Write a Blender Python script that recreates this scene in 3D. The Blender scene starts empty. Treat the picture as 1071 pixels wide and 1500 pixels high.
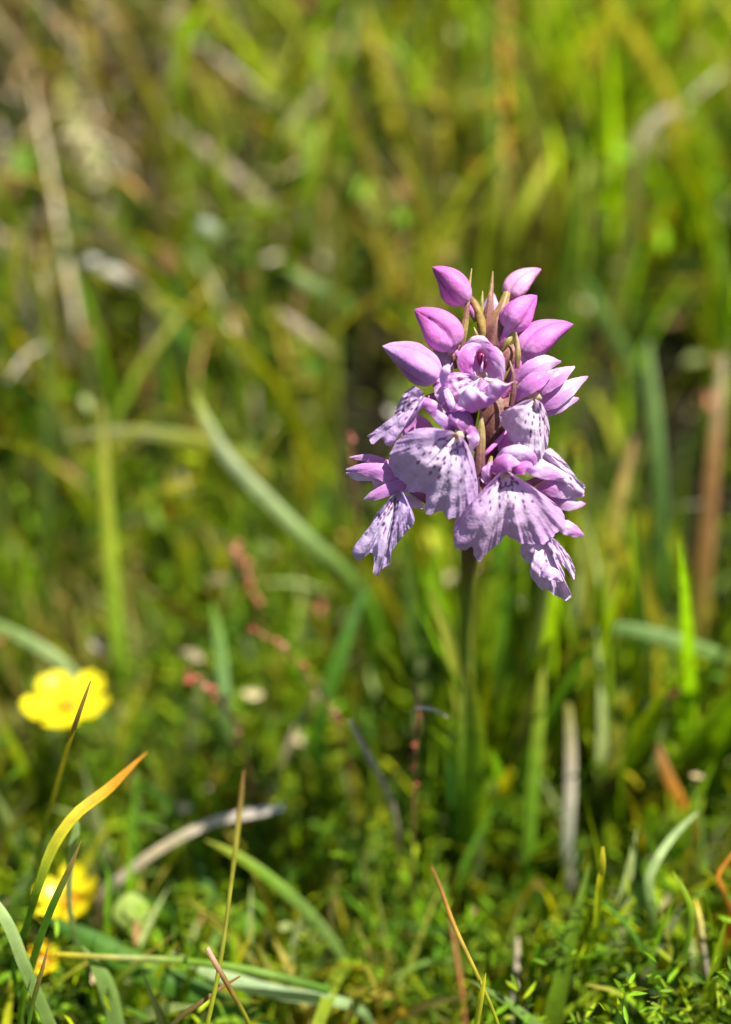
import bpy, math, random
import numpy as np

random.seed(7)
rng = np.random.default_rng(11)
scene = bpy.context.scene

# ------------------------------------------------------------------ camera, sky, sun, exposure (lengths below in cm, mesh = cm * 0.01)
U = 0.01
PITCH = math.radians(35.0)          # camera looks down this much
VFOV = math.radians(48.0)
CAM = np.array([0.0, 0.0, 15.0])
FOCUS = 12.28
cam_d = bpy.data.cameras.new('camera')
cam = bpy.data.objects.new('camera', cam_d)
scene.collection.objects.link(cam)
cam.location = CAM * U
cam.rotation_euler = (math.pi / 2 - PITCH, 0, 0)
cam_d.sensor_fit = 'VERTICAL'
cam_d.sensor_height = 24
cam_d.sensor_width = 24
cam_d.lens = 12 / math.tan(VFOV / 2)
cam_d.clip_start = 0.004
cam_d.clip_end = 1500
cam_d.dof.use_dof = True
cam_d.dof.focus_distance = FOCUS * U
cam_d.dof.aperture_fstop = 5.0
scene.camera = cam

SUN = np.array([0.40, -0.09, 0.91]); SUN = SUN / np.linalg.norm(SUN)
elev = math.asin(SUN[2]); azim = math.atan2(SUN[0], SUN[1])
world = bpy.data.worlds.new('World'); scene.world = world; world.use_nodes = True
wn = world.node_tree
sky = wn.nodes.new('ShaderNodeTexSky'); sky.sky_type = 'NISHITA'; sky.sun_disc = False
sky.sun_elevation = elev; sky.sun_rotation = azim
bgn = wn.nodes['Background']; bgn.inputs['Strength'].default_value = 0.05
wn.links.new(sky.outputs[0], bgn.inputs['Color'])
sun_d = bpy.data.lights.new('sun', 'SUN'); sun_d.energy = 5.0; sun_d.angle = math.radians(0.5)
sun_d.color = (1.0, 0.95, 0.86)
sun = bpy.data.objects.new('sun', sun_d); scene.collection.objects.link(sun)
sun.rotation_euler = (math.acos(SUN[2]), 0, math.atan2(SUN[0], -SUN[1]))
sun.location = (0.5, 0.3, 2)
scene.view_settings.view_transform = 'Standard'
scene.view_settings.look = 'None'
scene.view_settings.exposure = 1.3
scene.view_settings.gamma = 1.0
scene.cycles.use_denoising = True
scene.cycles.max_bounces = 10
scene.cycles.transmission_bounces = 6
scene.cycles.sample_clamp_indirect = 6

# ------------------------------------------------------------------ geometry helpers
D_ = np.array([0, math.cos(PITCH), -math.sin(PITCH)])
UP = np.array([0, math.sin(PITCH), math.cos(PITCH)])
RT = np.array([1.0, 0, 0])
TV = math.tan(VFOV / 2)
HEAD = 12.5                        # distance of the flower spike's axis


def P(px, py, depth):              # photograph position and a distance -> a point in the place
    return CAM + depth * (D_ + (px - 535.5) / 750 * TV * RT + (750 - py) / 750 * TV * UP)


def F(px, py, dz=0.0):
    return P(px, py, HEAD - dz * .75)


def project(p):
    v = np.asarray(p) - CAM
    dep = v @ D_
    dd = np.where(np.abs(dep) < 1e-3, 1e-3, dep)
    return 535.5 + (v @ RT) / dd / TV * 750, 750 - (v @ UP) / dd / TV * 750, dep


PXCM = 750 / TV                    # px = PXCM * cm / depth
FP = HEAD / PXCM                   # one photo pixel at the spike, in cm


def smooth(a, b, x):
    t = np.clip((x - a) / (b - a), 0, 1)
    return t * t * (3 - 2 * t)


def gz(x, y):                      # the lie of the land (cm)
    x = np.asarray(x, float); y = np.asarray(y, float)
    r = np.clip(y - 16.0, 0, None)
    z = 0.62 * (np.sqrt(r * r + 16) - 4)
    z = np.where(z > 18, 18 + 30 * np.tanh((z - 18) / 400), z)
    near = np.exp(-((x / 60) ** 2 + ((y - 15) / 60) ** 2))
    z = z + near * (0.35 * np.sin(x * 0.9 + 1.3) * np.sin(y * 0.7) + 0.25 * np.sin(x * 1.9 - y * 1.1) + 0.5 * np.sin(x * 0.31 + 2) * np.cos(y * 0.27))
    z = z + 1.9 * np.exp(-(((x - 4.2) / 2.2) ** 2 + ((y - 7.0) / 1.8) ** 2))
    z = z + 0.8 * np.exp(-(((x + 4.5) / 2.5) ** 2 + ((y - 8.0) / 2.0) ** 2))
    z = z - 0.5 * np.exp(-(((x - 1.6) / 1.5) ** 2 + ((y - 10.7) / 1.5) ** 2))
    far = np.clip((np.hypot(x, y) - 300) / 2000, 0, 1)
    return z + far * 60 * np.sin(x / 900.0) * np.cos(y / 1300.0)


def cr(ctrl, m):                   # Catmull-Rom through the control rows, chord-length parameter
    c = np.asarray(ctrl, float)
    n = len(c)
    if n == 2:
        t = np.linspace(0, 1, m)[:, None]
        return c[0] * (1 - t) + c[1] * t
    d = np.linalg.norm(np.diff(c[:, :min(3, c.shape[1])], axis=0), axis=1) ** 0.8 + 1e-6
    T = np.concatenate([[0], np.cumsum(d)])
    g = np.gradient(c, T, axis=0)
    u = np.linspace(0, T[-1], m)
    i = np.clip(np.searchsorted(T, u, side='right') - 1, 0, n - 2)
    h = (T[i + 1] - T[i])[:, None]
    t = ((u - T[i])[:, None]) / h
    return ((2 * t**3 - 3 * t**2 + 1) * c[i] + (t**3 - 2 * t**2 + t) * h * g[i]
            + (-2 * t**3 + 3 * t**2) * c[i + 1] + (t**3 - t**2) * h * g[i + 1])


def grid_faces(nu, nv, wrap=False):
    f = []
    for i in range(nu - 1):
        for j in range(nv - 1 if not wrap else nv):
            k = (j + 1) % nv
            f.append((i * nv + j, i * nv + k, (i + 1) * nv + k, (i + 1) * nv + j))
    return f


ORIG = {}


def origin_of(o):
    return ORIG.get(o.name, np.zeros(3)) if o else np.zeros(3)


def tag(o, label=None, cat=None, group=None, kind=None):
    if label: o['label'] = label
    if cat: o['category'] = cat
    if group: o['group'] = group
    if kind: o['kind'] = kind
    return o


def empty(name, loc, parent=None):
    o = bpy.data.objects.new(name, None); scene.collection.objects.link(o)
    o.empty_display_size = 0.005
    loc = np.asarray(loc, float)
    o.parent = parent
    o.location = (loc - origin_of(parent)) * U
    ORIG[o.name] = loc
    return o


def mesh_obj(name, verts, faces, mat, parent=None, col=None, loc=None, smooth_=True, thick=0, sub=0):
    v = np.asarray(verts, float)
    if loc is None:
        loc = v[np.argmin(v[:, 2])]
    me = bpy.data.meshes.new(name)
    me.from_pydata(((v - loc) * U).tolist(), [], faces if isinstance(faces, list) else faces.tolist())
    if col is not None:
        col = np.asarray(col, float)
        if col.ndim == 1:
            col = np.tile(col, (len(v), 1))
        a = me.color_attributes.new('Col', 'FLOAT_COLOR', 'POINT')
        rgba = np.ones((len(v), 4)); rgba[:, :3] = np.clip(col[:, :3], 0, 1)
        a.data.foreach_set('color', rgba.ravel())
    if smooth_:
        me.polygons.foreach_set('use_smooth', [True] * len(me.polygons))
    me.materials.append(mat)
    o = bpy.data.objects.new(name, me); scene.collection.objects.link(o)
    o.parent = parent
    o.location = (np.asarray(loc) - origin_of(parent)) * U
    ORIG[o.name] = np.asarray(loc, float)
    if sub:
        m = o.modifiers.new('smooth', 'SUBSURF'); m.levels = sub; m.render_levels = sub
    if thick:
        m = o.modifiers.new('thickness', 'SOLIDIFY'); m.thickness = thick * U; m.offset = 0
    me.update()
    return o


def tube(ctrl, radii, n=24, k=10, wob=0.0):
    c = cr(np.column_stack([np.asarray(ctrl, float), np.asarray(radii, float)]), n)
    p, r = c[:, :3], c[:, 3]
    t = np.gradient(p, axis=0); t /= np.linalg.norm(t, axis=1)[:, None]
    a = np.cross(t, np.array([0.31, -0.9, 0.2])); a /= np.linalg.norm(a, axis=1)[:, None]
    b = np.cross(t, a)
    ang = np.linspace(0, 2 * np.pi, k, endpoint=False)
    rr = r[:, None] * (1 + wob * np.sin(3 * ang[None] + np.arange(n)[:, None] * .7))
    v = p[:, None] + rr[..., None] * (np.cos(ang)[None, :, None] * a[:, None] + np.sin(ang)[None, :, None] * b[:, None])
    v = v.reshape(-1, 3)
    f = grid_faces(n, k, True)
    f.append(tuple(range(k))[::-1]); f.append(tuple((n - 1) * k + i for i in range(k)))
    return v, f


def strip(ctrl, widths, nu=26, nv=9, cup=0.25, twist=0.0, face=None, fold=0.0, wave=0.0, seed=0):
    """a leaf, bract, sepal or blade along control points; widths in cm (full)"""
    c = cr(np.column_stack([np.asarray(ctrl, float), np.asarray(widths, float)]), nu)
    p, w = c[:, :3], np.clip(c[:, 3], 0.0, None) * .5
    t = np.gradient(p, axis=0); t /= np.linalg.norm(t, axis=1)[:, None] + 1e-9
    n = (CAM - p) if face is None else np.tile(np.asarray(face, float), (nu, 1))
    n = n / np.linalg.norm(n, axis=1)[:, None]
    n = n - t * np.sum(n * t, axis=1)[:, None]; n /= np.linalg.norm(n, axis=1)[:, None] + 1e-9
    s = np.cross(t, n)
    tw = np.linspace(0, 1, nu) * (twist[1] - twist[0]) + twist[0] if isinstance(twist, (tuple, list)) else np.full(nu, twist)
    s2 = s * np.cos(tw)[:, None] + n * np.sin(tw)[:, None]
    n2 = n * np.cos(tw)[:, None] - s * np.sin(tw)[:, None]
    q = np.linspace(-1, 1, nv)
    uu = np.linspace(0, 1, nu)
    bul = cup * (1 - q[None] ** 2) - fold * np.abs(q[None])
    wv = wave * np.sin(uu[:, None] * 17 + seed + q[None] * 1.5) * q[None] ** 2
    v = p[:, None] + (q[None, :, None] * s2[:, None] + (bul + wv)[..., None] * n2[:, None]) * w[:, None, None]
    return v.reshape(-1, 3), grid_faces(nu, nv), np.repeat(uu, nv), np.tile(q, nu)


def noise1(t, seed, f=1.0):
    return (np.sin(t * 7.1 * f + seed) + .6 * np.sin(t * 15.7 * f + seed * 2.3) + .4 * np.sin(t * 31.3 * f + seed * 3.7)) / 2


def grad(stops, u):                # colour stops [(pos,(r,g,b)),...]
    pos = [s[0] for s in stops]
    return np.column_stack([np.interp(u, pos, [s[1][k] for s in stops]) for k in range(3)])


# ------------------------------------------------------------------ materials
def attr_material(name, translucent=0.35, rough=0.45, spec=0.35, mottle=0.25, mscale=900, bump=0.2, bscale=2500, tint=(1, 1, 1), tboost=1.0, stretch=None):
    m = bpy.data.materials.new(name); m.use_nodes = True
    nt = m.node_tree; N = nt.nodes; L = nt.links
    out = N['Material Output']; pr = N['Principled BSDF']
    at = N.new('ShaderNodeAttribute'); at.attribute_name = 'Col'
    tc = N.new('ShaderNodeTexCoord')
    nz = N.new('ShaderNodeTexNoise'); nz.inputs['Scale'].default_value = mscale; nz.inputs['Detail'].default_value = 4
    L.new(tc.outputs['Object'], nz.inputs['Vector'])
    mr = N.new('ShaderNodeMapRange'); mr.inputs['From Min'].default_value = .25; mr.inputs['From Max'].default_value = .75
    mr.inputs['To Min'].default_value = 1 - mottle; mr.inputs['To Max'].default_value = 1 + mottle
    L.new(nz.outputs['Fac'], mr.inputs['Value'])
    mx = N.new('ShaderNodeVectorMath'); mx.operation = 'MULTIPLY'
    L.new(at.outputs['Color'], mx.inputs[0]); L.new(mr.outputs[0], mx.inputs[1])
    L.new(mx.outputs[0], pr.inputs['Base Color'])
    pr.inputs['Roughness'].default_value = rough
    pr.inputs['Specular IOR Level'].default_value = spec
    bz = N.new('ShaderNodeTexNoise'); bz.inputs['Scale'].default_value = bscale; bz.inputs['Detail'].default_value = 3
    L.new(tc.outputs['Object'], bz.inputs['Vector'])
    bp = N.new('ShaderNodeBump'); bp.inputs['Strength'].default_value = bump; bp.inputs['Distance'].default_value = 0.0002
    L.new(bz.outputs['Fac'], bp.inputs['Height']); L.new(bp.outputs[0], pr.inputs['Normal'])
    if translucent > 0:
        tr = N.new('ShaderNodeBsdfTranslucent')
        tm = N.new('ShaderNodeVectorMath'); tm.operation = 'MULTIPLY'
        tm.inputs[1].default_value = tuple(c * tboost for c in tint)
        L.new(mx.outputs[0], tm.inputs[0]); L.new(tm.outputs[0], tr.inputs['Color'])
        ms = N.new('ShaderNodeMixShader'); ms.inputs[0].default_value = translucent
        L.new(pr.outputs[0], ms.inputs[1]); L.new(tr.outputs[0], ms.inputs[2]); L.new(ms.outputs[0], out.inputs['Surface'])
    return m


M_LIP = attr_material('orchid_lip', .36, .42, .35, .12, 1400, .5, 3000, tboost=1.05)
M_PETAL = attr_material('orchid_petal', .30, .40, .40, .10, 900, .25, 3000, tint=(1, .8, 1), tboost=1.1)
M_BUD = attr_material('orchid_bud', .12, .55, .25, .20, 600, .5, 1800)
M_BRACT = attr_material('bract', .15, .5, .3, .3, 1500, .4, 2500)
M_BLADE = attr_material('grass_blade', .42, .55, .2, .25, 500, .15, 1800, tint=(1.22, 1.1, .3), tboost=1.7)
M_STRAW = attr_material('straw', .15, .6, .25, .28, 700, .3, 2000)
M_YELLOW = attr_material('yellow_petal', .35, .3, .4, .08, 500, .1, 1500, tint=(1, .95, .5), tboost=1.3)
M_RED = attr_material('sorrel_seed', .2, .5, .3, .3, 900, .3, 1800)

soil = bpy.data.materials.new('soil'); soil.use_nodes = True
nt = soil.node_tree
tc = nt.nodes.new('ShaderNodeTexCoord')
nz = nt.nodes.new('ShaderNodeTexNoise'); nz.inputs['Scale'].default_value = 60; nz.inputs['Detail'].default_value = 8
rp = nt.nodes.new('ShaderNodeValToRGB')
rp.color_ramp.elements[0].position = .35; rp.color_ramp.elements[0].color = (.006, .006, .004, 1)
rp.color_ramp.elements[1].position = .7; rp.color_ramp.elements[1].color = (.028, .024, .010, 1)
nt.links.new(tc.outputs['Object'], nz.inputs['Vector']); nt.links.new(nz.outputs['Fac'], rp.inputs[0])
nt.links.new(rp.outputs[0], nt.nodes['Principled BSDF'].inputs['Base Color'])
nt.nodes['Principled BSDF'].inputs['Roughness'].default_value = .95
nt.nodes['Principled BSDF'].inputs['Specular IOR Level'].default_value = .1
bp = nt.nodes.new('ShaderNodeBump'); bp.inputs['Distance'].default_value = .004
nt.links.new(nz.outputs['Fac'], bp.inputs['Height']); nt.links.new(bp.outputs[0], nt.nodes['Principled BSDF'].inputs['Normal'])

# ------------------------------------------------------------------ ground: fine near the flower, reaching out to the horizon
ax = np.concatenate([-np.geomspace(60000, 42, 26), np.linspace(-40, 40, 110), np.geomspace(42, 60000, 26)])
ay = np.concatenate([-np.geomspace(60000, 32, 26) , np.linspace(-30, 70, 130), np.geomspace(73, 60000, 26)])
gx, gy = np.meshgrid(ax, ay, indexing='ij')
gv = np.stack([gx, gy, gz(gx, gy)], -1).reshape(-1, 3)
tag(mesh_obj('ground', gv, grid_faces(len(ax), len(ay)), soil, loc=np.zeros(3)), 'dark peaty soil under the meadow grass', 'ground', kind='structure')

# ------------------------------------------------------------------ the meadow: uncountable grass, leaflets and dead litter
CLEAR = [  # photo rectangles kept free of loose stuff that is nearer than the given distance
    (490, 370, 880, 900, 15.2), (640, 880, 735, 980, 15.2), (660, 980, 722, 1250, 15.2), (10, 965, 190, 1105, 16.0), (30, 1270, 165, 1365, 16.2), (30, 1375, 105, 1440, 14.4),
    (40, 1095, 215, 1300, 13.6), (280, 560, 520, 840, 18.0), (150, 1160, 430, 1310, 15.0), (140, 650, 190, 980, 18.5),
]


def allowed(pts, near=13.3):                  # pts (n, k, 3): n blades sampled at k points
    px, py, dep = project(pts)
    inframe = (px > -60) & (px < 1131) & (py > -60) & (py < 1560) & (dep > 0)
    bad = inframe & (dep < near)
    for (x0, y0, x1, y1, d) in CLEAR:
        bad |= (px > x0) & (px < x1) & (py > y0) & (py < y1) & (dep < d) & (dep > 0)
    dark = ((px > 490) & (px < 575) & (py > 440) & (py < 730)) | ((px > 850) & (px < 1000) & (py > 480) & (py < 700)) | ((px > 960) & (px < 1071) & (py > 600) & (py < 920)) | ((px > 690) & (px < 810) & (py > 345) & (py < 430))
    bad |= dark & (dep < 28) & (rng.random(len(px)) < .88)[:, None]         # plants thinned here so dark soil stands in for shaded gaps
    bad |= (np.abs(dep) < 6) & (np.linalg.norm(pts - CAM, axis=-1) < 8)
    return ~bad.any(axis=1)


def scatter(n, x0, x1, y0, y1):
    return rng.uniform(x0, x1, n), rng.uniform(y0, y1, n)


GREENS = np.array([(.16, .28, .006), (.23, .30, .006), (.12, .21, .008), (.18, .25, .006), (.07, .16, .010), (.035, .095, .010), (.25, .26, .008), (.10, .17, .03), (.14, .28, .006), (.28, .25, .010), (.18, .27, .006), (.28, .33, .12)])  # the last, palest green stands in for sheen on the leaves
STRAWS = np.array([(.38, .31, .17), (.30, .23, .12), (.46, .40, .27), (.26, .15, .06), (.34, .19, .06), (.42, .37, .30)])


def region(x, y):                # patches of browner, drier turf
    k = np.sin(x * .33 + 1.1) * np.sin(y * .29 + .4) + .6 * np.sin(x * .71 - y * .53) + .4 * np.sin(x * 1.3 + y * .9)
    k = k + 1.2 * np.exp(-(((x + 9) / 4.5) ** 2 + ((y - 31) / 6) ** 2))
    return .62 * smooth(.45, 1.3, k)


def blades(name, x, y, h, w, lean, pal, mat, label, cat, seg=7, tipcol=None, flop=0.0, z0=0.0, near=13.3):
    n = len(x)
    az = rng.uniform(0, 2 * np.pi, n); fa = az + np.pi / 2 + rng.normal(0, .7, n)
    ln = np.abs(rng.normal(lean, lean * .6, n)) + flop
    t = np.linspace(0, 1, seg)
    # arc: angle from vertical grows along the blade
    th0 = rng.normal(.12, .15, n)
    th = th0[:, None] + ln[:, None] * t[None] ** 1.3
    ds = (h / (seg - 1))[:, None]
    hor = np.concatenate([np.zeros((n, 1)), np.cumsum(np.sin(th[:, :-1]) * ds, 1)], 1)
    ver = np.concatenate([np.zeros((n, 1)), np.cumsum(np.cos(th[:, :-1]) * ds, 1)], 1)
    base = np.stack([x, y, gz(x, y) - .15 + z0], -1)
    c = base[:, None] + np.stack([hor * np.cos(az)[:, None], hor * np.sin(az)[:, None], ver], -1)
    g = gz(c[..., 0], c[..., 1])
    c[..., 2] = np.maximum(c[..., 2], g + .05 + 0.25 * rng.random((n, 1)) * (t[None] > .3))
    ok = allowed(c, near)
    c, w, az, fa, h, n = c[ok], w[ok], az[ok], fa[ok], h[ok], int(ok.sum())
    prof = np.sin(np.pi * (0.18 + .82 * t) ** .8) ** .6; prof[-1] = .05
    ww = w[:, None] * prof[None] * .5
    twst = rng.normal(0, .8, n)[:, None] * t[None]
    a = fa[:, None] + twst
    side = np.stack([np.cos(a), np.sin(a), np.zeros_like(a)], -1)
    tan = np.gradient(c, axis=1); nrm = np.cross(tan, side); nrm /= np.linalg.norm(nrm, axis=-1, keepdims=True) + 1e-9
    L_ = c - side * ww[..., None]; R_ = c + side * ww[..., None]; Cc = c - nrm * (ww * .35)[..., None]
    v = np.stack([L_, Cc, R_], 2)              # n, seg, 3, 3
    idx = np.arange(n * seg * 3).reshape(n, seg, 3)
    q = [np.stack([idx[:, :-1, j], idx[:, :-1, j + 1], idx[:, 1:, j + 1], idx[:, 1:, j]], -1).reshape(-1, 4) for j in (0, 1)]
    faces = np.concatenate(q)
    col = pal[rng.integers(0, len(pal), n)] * (.3 + 1.35 * rng.random((n, 1)) ** 1.1)
    rg = region(c[:, 0, 0], c[:, 0, 1])[:, None]
    if mat is M_BLADE: col = col * (1 - rg) + np.array((.36, .27, .10)) * rng.uniform(.6, 1.2, (n, 1)) * rg
    cc = np.repeat(col[:, None], seg, 1)
    if tipcol is not None:                     # dry tips on some
        dry = (rng.random(n) < .35)[:, None, None] * np.clip((t - .6) / .4, 0, 1)[None, :, None]
        cc = cc * (1 - dry) + np.array(tipcol)[None, None] * dry
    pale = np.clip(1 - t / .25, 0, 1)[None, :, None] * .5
    cc = cc * (1 - pale) + np.array((.07, .055, .02))[None, None] * pale  # blade base: brown sheath, darkened further to put gap shade in the colour
    cc = np.repeat(cc[:, :, None], 3, 2)
    o = mesh_obj(name, v.reshape(-1, 3), faces, mat, col=cc.reshape(-1, 3), loc=np.array([0, 20, 0.]))
    return tag(o, label, cat, kind='stuff')


def weight_keep(x, y):             # thinner outside the view
    px, py, dep = project(np.stack([x, y, gz(x, y) + 2], -1))
    inside = (px > -150) & (px < 1221) & (dep > 0) & (py < 1700) & (y < 62)
    return inside | (rng.random(len(x)) < .30)


def field(n, x0=-34, x1=34, y0=-8, y1=66):
    x, y = scatter(n, x0, x1, y0, y1); k = weight_keep(x, y)
    return x[k], y[k]


# short leafy sward
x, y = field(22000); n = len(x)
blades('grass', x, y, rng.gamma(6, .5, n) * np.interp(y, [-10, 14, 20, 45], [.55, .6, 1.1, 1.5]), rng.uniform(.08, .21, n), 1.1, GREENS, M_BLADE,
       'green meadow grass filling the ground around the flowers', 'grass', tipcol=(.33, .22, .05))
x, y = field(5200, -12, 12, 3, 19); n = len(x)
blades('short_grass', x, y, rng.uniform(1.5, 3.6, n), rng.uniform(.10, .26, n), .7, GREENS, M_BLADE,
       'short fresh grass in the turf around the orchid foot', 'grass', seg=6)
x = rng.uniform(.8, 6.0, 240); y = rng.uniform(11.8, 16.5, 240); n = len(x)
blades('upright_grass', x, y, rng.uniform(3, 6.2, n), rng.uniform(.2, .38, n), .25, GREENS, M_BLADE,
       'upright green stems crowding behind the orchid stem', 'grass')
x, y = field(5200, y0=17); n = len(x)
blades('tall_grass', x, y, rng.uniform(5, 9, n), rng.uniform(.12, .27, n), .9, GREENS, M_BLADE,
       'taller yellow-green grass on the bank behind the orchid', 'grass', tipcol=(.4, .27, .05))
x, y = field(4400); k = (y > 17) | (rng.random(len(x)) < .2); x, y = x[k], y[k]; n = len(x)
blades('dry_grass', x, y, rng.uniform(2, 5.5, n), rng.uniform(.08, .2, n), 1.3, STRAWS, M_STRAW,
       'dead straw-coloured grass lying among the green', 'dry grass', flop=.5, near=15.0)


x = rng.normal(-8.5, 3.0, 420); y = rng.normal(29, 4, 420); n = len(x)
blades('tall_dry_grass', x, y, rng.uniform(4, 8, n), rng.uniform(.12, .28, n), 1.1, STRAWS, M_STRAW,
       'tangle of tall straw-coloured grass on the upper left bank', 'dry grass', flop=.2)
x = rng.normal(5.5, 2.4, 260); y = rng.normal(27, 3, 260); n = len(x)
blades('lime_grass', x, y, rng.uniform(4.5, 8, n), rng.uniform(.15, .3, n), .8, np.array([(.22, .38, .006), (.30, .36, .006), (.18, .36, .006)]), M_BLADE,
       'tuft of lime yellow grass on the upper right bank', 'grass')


def leaflets(name, x, y, zoff, size, pal, mat, label, cat, flat=.7, near=13.6, slim=1.0):
    n = len(x)
    c = np.stack([x, y, gz(x, y) + zoff], -1)
    size = size * np.clip(project(c)[2] / 19, .55, 1.3)
    ok = allowed(c[:, None], near); c, size, n = c[ok], size[ok], int(ok.sum())
    az = rng.uniform(0, 2 * np.pi, n); el = rng.normal(.25, flat, n)
    d = np.stack([np.cos(az) * np.cos(el), np.sin(az) * np.cos(el), np.sin(el)], -1)
    s = np.cross(d, np.array([0, 0, 1.])); s /= np.linalg.norm(s, axis=1, keepdims=True) + 1e-6
    roll = rng.normal(0, .5, n)[:, None]
    nn = np.cross(s, d); s = s * np.cos(roll) + nn * np.sin(roll); nn = np.cross(s, d)
    T = np.array([(0, 0, 0), (.28, .26, .04), (.62, .30, .05), (1, 0, -.03), (.62, -.30, .05), (.28, -.26, .04), (.5, 0, -.03)])
    v = c[:, None] + size[:, None, None] * (T[None, :, 0, None] * d[:, None] + slim * T[None, :, 1, None] * s[:, None] + T[None, :, 2, None] * nn[:, None])
    fi = np.array([(0, 1, 6), (1, 2, 6), (2, 3, 6), (3, 4, 6), (4, 5, 6), (5, 0, 6)])
    faces = (fi[None] + 7 * np.arange(n)[:, None, None]).reshape(-1, 3)
    col = pal[rng.integers(0, len(pal), n)] * (.25 + 1.45 * rng.random((n, 1)) ** 1.3)
    o = mesh_obj(name, v.reshape(-1, 3), faces, mat, col=np.repeat(col, 7, 0), loc=np.array([0, 20, 0.]))
    return tag(o, label, cat, kind='stuff')


x, y = field(9500); n = len(x)
leaflets('low_leaves', x, y, rng.gamma(2, .45, n), rng.uniform(.2, .6, n), GREENS[[0, 1, 2, 4, 8]], M_BLADE,
         'small green leaves of low herbs between the grass stems', 'herbs', slim=.8)
x, y = field(6500, y0=16); n = len(x)
leaflets('bank_leaves', x, y, rng.uniform(.5, 4.5, n), rng.uniform(.2, .6, n), np.concatenate([GREENS, STRAWS[[1, 3]], GREENS[[4, 6, 7, 8]] * 1.2]), M_BLADE,
         'bright mixed leaves and leaf tips on the bank', 'herbs', flat=.9)
x, y = field(6500); n = len(x)
leaflets('plant_litter', x, y, rng.gamma(2, .5, n) + .3, rng.uniform(.15, .5, n), np.concatenate([STRAWS, np.array([(.30, .10, .05), (.40, .16, .10), (.5, .46, .36)])]), M_STRAW,
         'brown and cream flecks of dead leaves caught in the turf', 'plant litter', slim=.7, near=14.2)
# leafy moss sprigs: many tiny leaves along short upright shoots
sx, sy = [], []
x, y = field(1500, -20, 20, 2, 40); xs, ys, zs = [], [], []
for (cx, cy, sp, m) in [(4.2, 7.0, 2.0, 170), (1.2, 9.0, 1.2, 60), (-1.0, 9.5, 2, 60), (2.5, 16, 2.2, 90), (0, 17, 3, 90), (0, 10, 4.5, 900), (3, 12, 3, 300)]:
    x = np.concatenate([x, rng.normal(cx, sp, m)]); y = np.concatenate([y, rng.normal(cy, sp, m)])
for (a, b) in zip(x, y):
    hh = random.uniform(.8, 2.4); ax_, ay_ = random.uniform(-.35, .35), random.uniform(-.35, .35)
    for k in range(14):
        t = k / 13
        xs.append(a + ax_ * hh * t); ys.append(b + ay_ * hh * t); zs.append(hh * t)
n = len(xs)
leaflets('moss_sprigs', np.array(xs), np.array(ys), np.array(zs), rng.uniform(.18, .42, n), GREENS[[0, 1, 2, 4, 8, 1]], M_BLADE,
         'feathery green moss shoots low in the turf', 'moss', flat=.5, near=12.5, slim=.36)

# ------------------------------------------------------------------ single blades, stalks and leaves one can pick out
def ground_root(p):
    return np.array([p[0] + random.uniform(-.1, .1), p[1] + .25, float(gz(p[0], p[1] + .25)) - .15])


def blade(name, pts, w, cols, label, cat, mat=None, root=True, cup=.2, fold=.0, twist=0.0, group=None, taper=(0.08, .8, 1, 1, .8), nv=11):
    """pts: (px, py, distance) from tip to base; w in photo pixels at its distance"""
    c = [P(*p) for p in pts]
    n = len(c)
    prof = np.interp(np.linspace(0, 1, n), np.linspace(0, 1, len(taper)), taper)
    wid = .5 + .25 * (pts[0][2] < 14)
    ws = [wid * w * pr * p[2] / PXCM for pr, p in zip(prof, pts)]
    if root:
        c.append(ground_root(c[-1])); ws.append(ws[-1] * .8)
    v, f, u, q = strip(c, ws, 34, nv, cup=cup, fold=fold, twist=twist)
    col = grad([(i / (len(cols) - 1), k) for i, k in enumerate(cols)], u)
    col = col * (1 + .13 * np.cos(q * 22) - .25 * np.exp(-(q / .1) ** 2) + .12 * noise1(u * 2.1, pts[0][0]))[:, None]
    return tag(mesh_obj(name, v, f, mat or M_BLADE, col=col), label, cat, group, 'thing')


G1 = (.13, .24, .012); G2 = (.07, .17, .013); G3 = (.035, .10, .014); YG = (.24, .27, .015); TEAL = (.14, .22, .05); PTEAL = (.27, .36, .14)
OR = (.55, .22, .02); YE = (.48, .40, .02); ST = (.40, .33, .20); GR = (.33, .28, .21); BR = (.25, .13, .05); OL = (.19, .19, .02); WH = (.44, .39, .31)
S = M_STRAW
# near, sharp
blade('blade_of_grass', [(216, 1101, 13.6), (185, 1130, 13.2), (158, 1156, 12.8), (108, 1196, 12.5), (78, 1240, 12.4), (60, 1287, 12.4), (44, 1340, 12.7), (20, 1420, 13.4)], 22,
      [OR, OR, YE, (.2, .26, .012), G2, G2, G2, G3, G3], 'bent green blade with orange tip below the upper yellow flower', 'grass', cup=.1, fold=.25, taper=(.06, .55, .95, 1, 1, .8, .6, .5))
blade('blade_of_grass', [(133, 997, 12.3), (124, 1022, 12.3), (112, 1056, 12.4), (101, 1090, 12.8), (84, 1150, 13.6), (60, 1240, 14.6), (45, 1330, 15.4)], 9,
      [BR, OL, OL, G3, G3, G3], 'thin dark blade crossing in front of the upper yellow flower', 'grass', taper=(.3, 1, 1, 1, .8))
blade('blade_of_grass', [(119, 1231, 12.2), (104, 1268, 12.2), (82, 1315, 12.3), (62, 1365, 12.5), (44, 1425, 12.8), (30, 1490, 13.2)], 15,
      [BR, G2, G2, G1, G2, G3], 'narrow green blade crossing the lower yellow flower', 'grass', fold=.3)
blade('blade_of_grass', [(107, 1190, 13.4), (112, 1210, 13.4), (106, 1240, 13.4), (101, 1300, 13.6)], 15, [TEAL, PTEAL, TEAL, G2], 'short silvery blade behind the orange-tipped blade', 'grass')
blade('grass_stalk', [(72, 1380, 12.1), (62, 1420, 12.1), (48, 1470, 12.3), (40, 1520, 12.5)], 9, [BR, G2, G3, G3], 'thin jointed stalk below the lower yellow flower', 'grass stalk', cup=.8)
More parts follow.
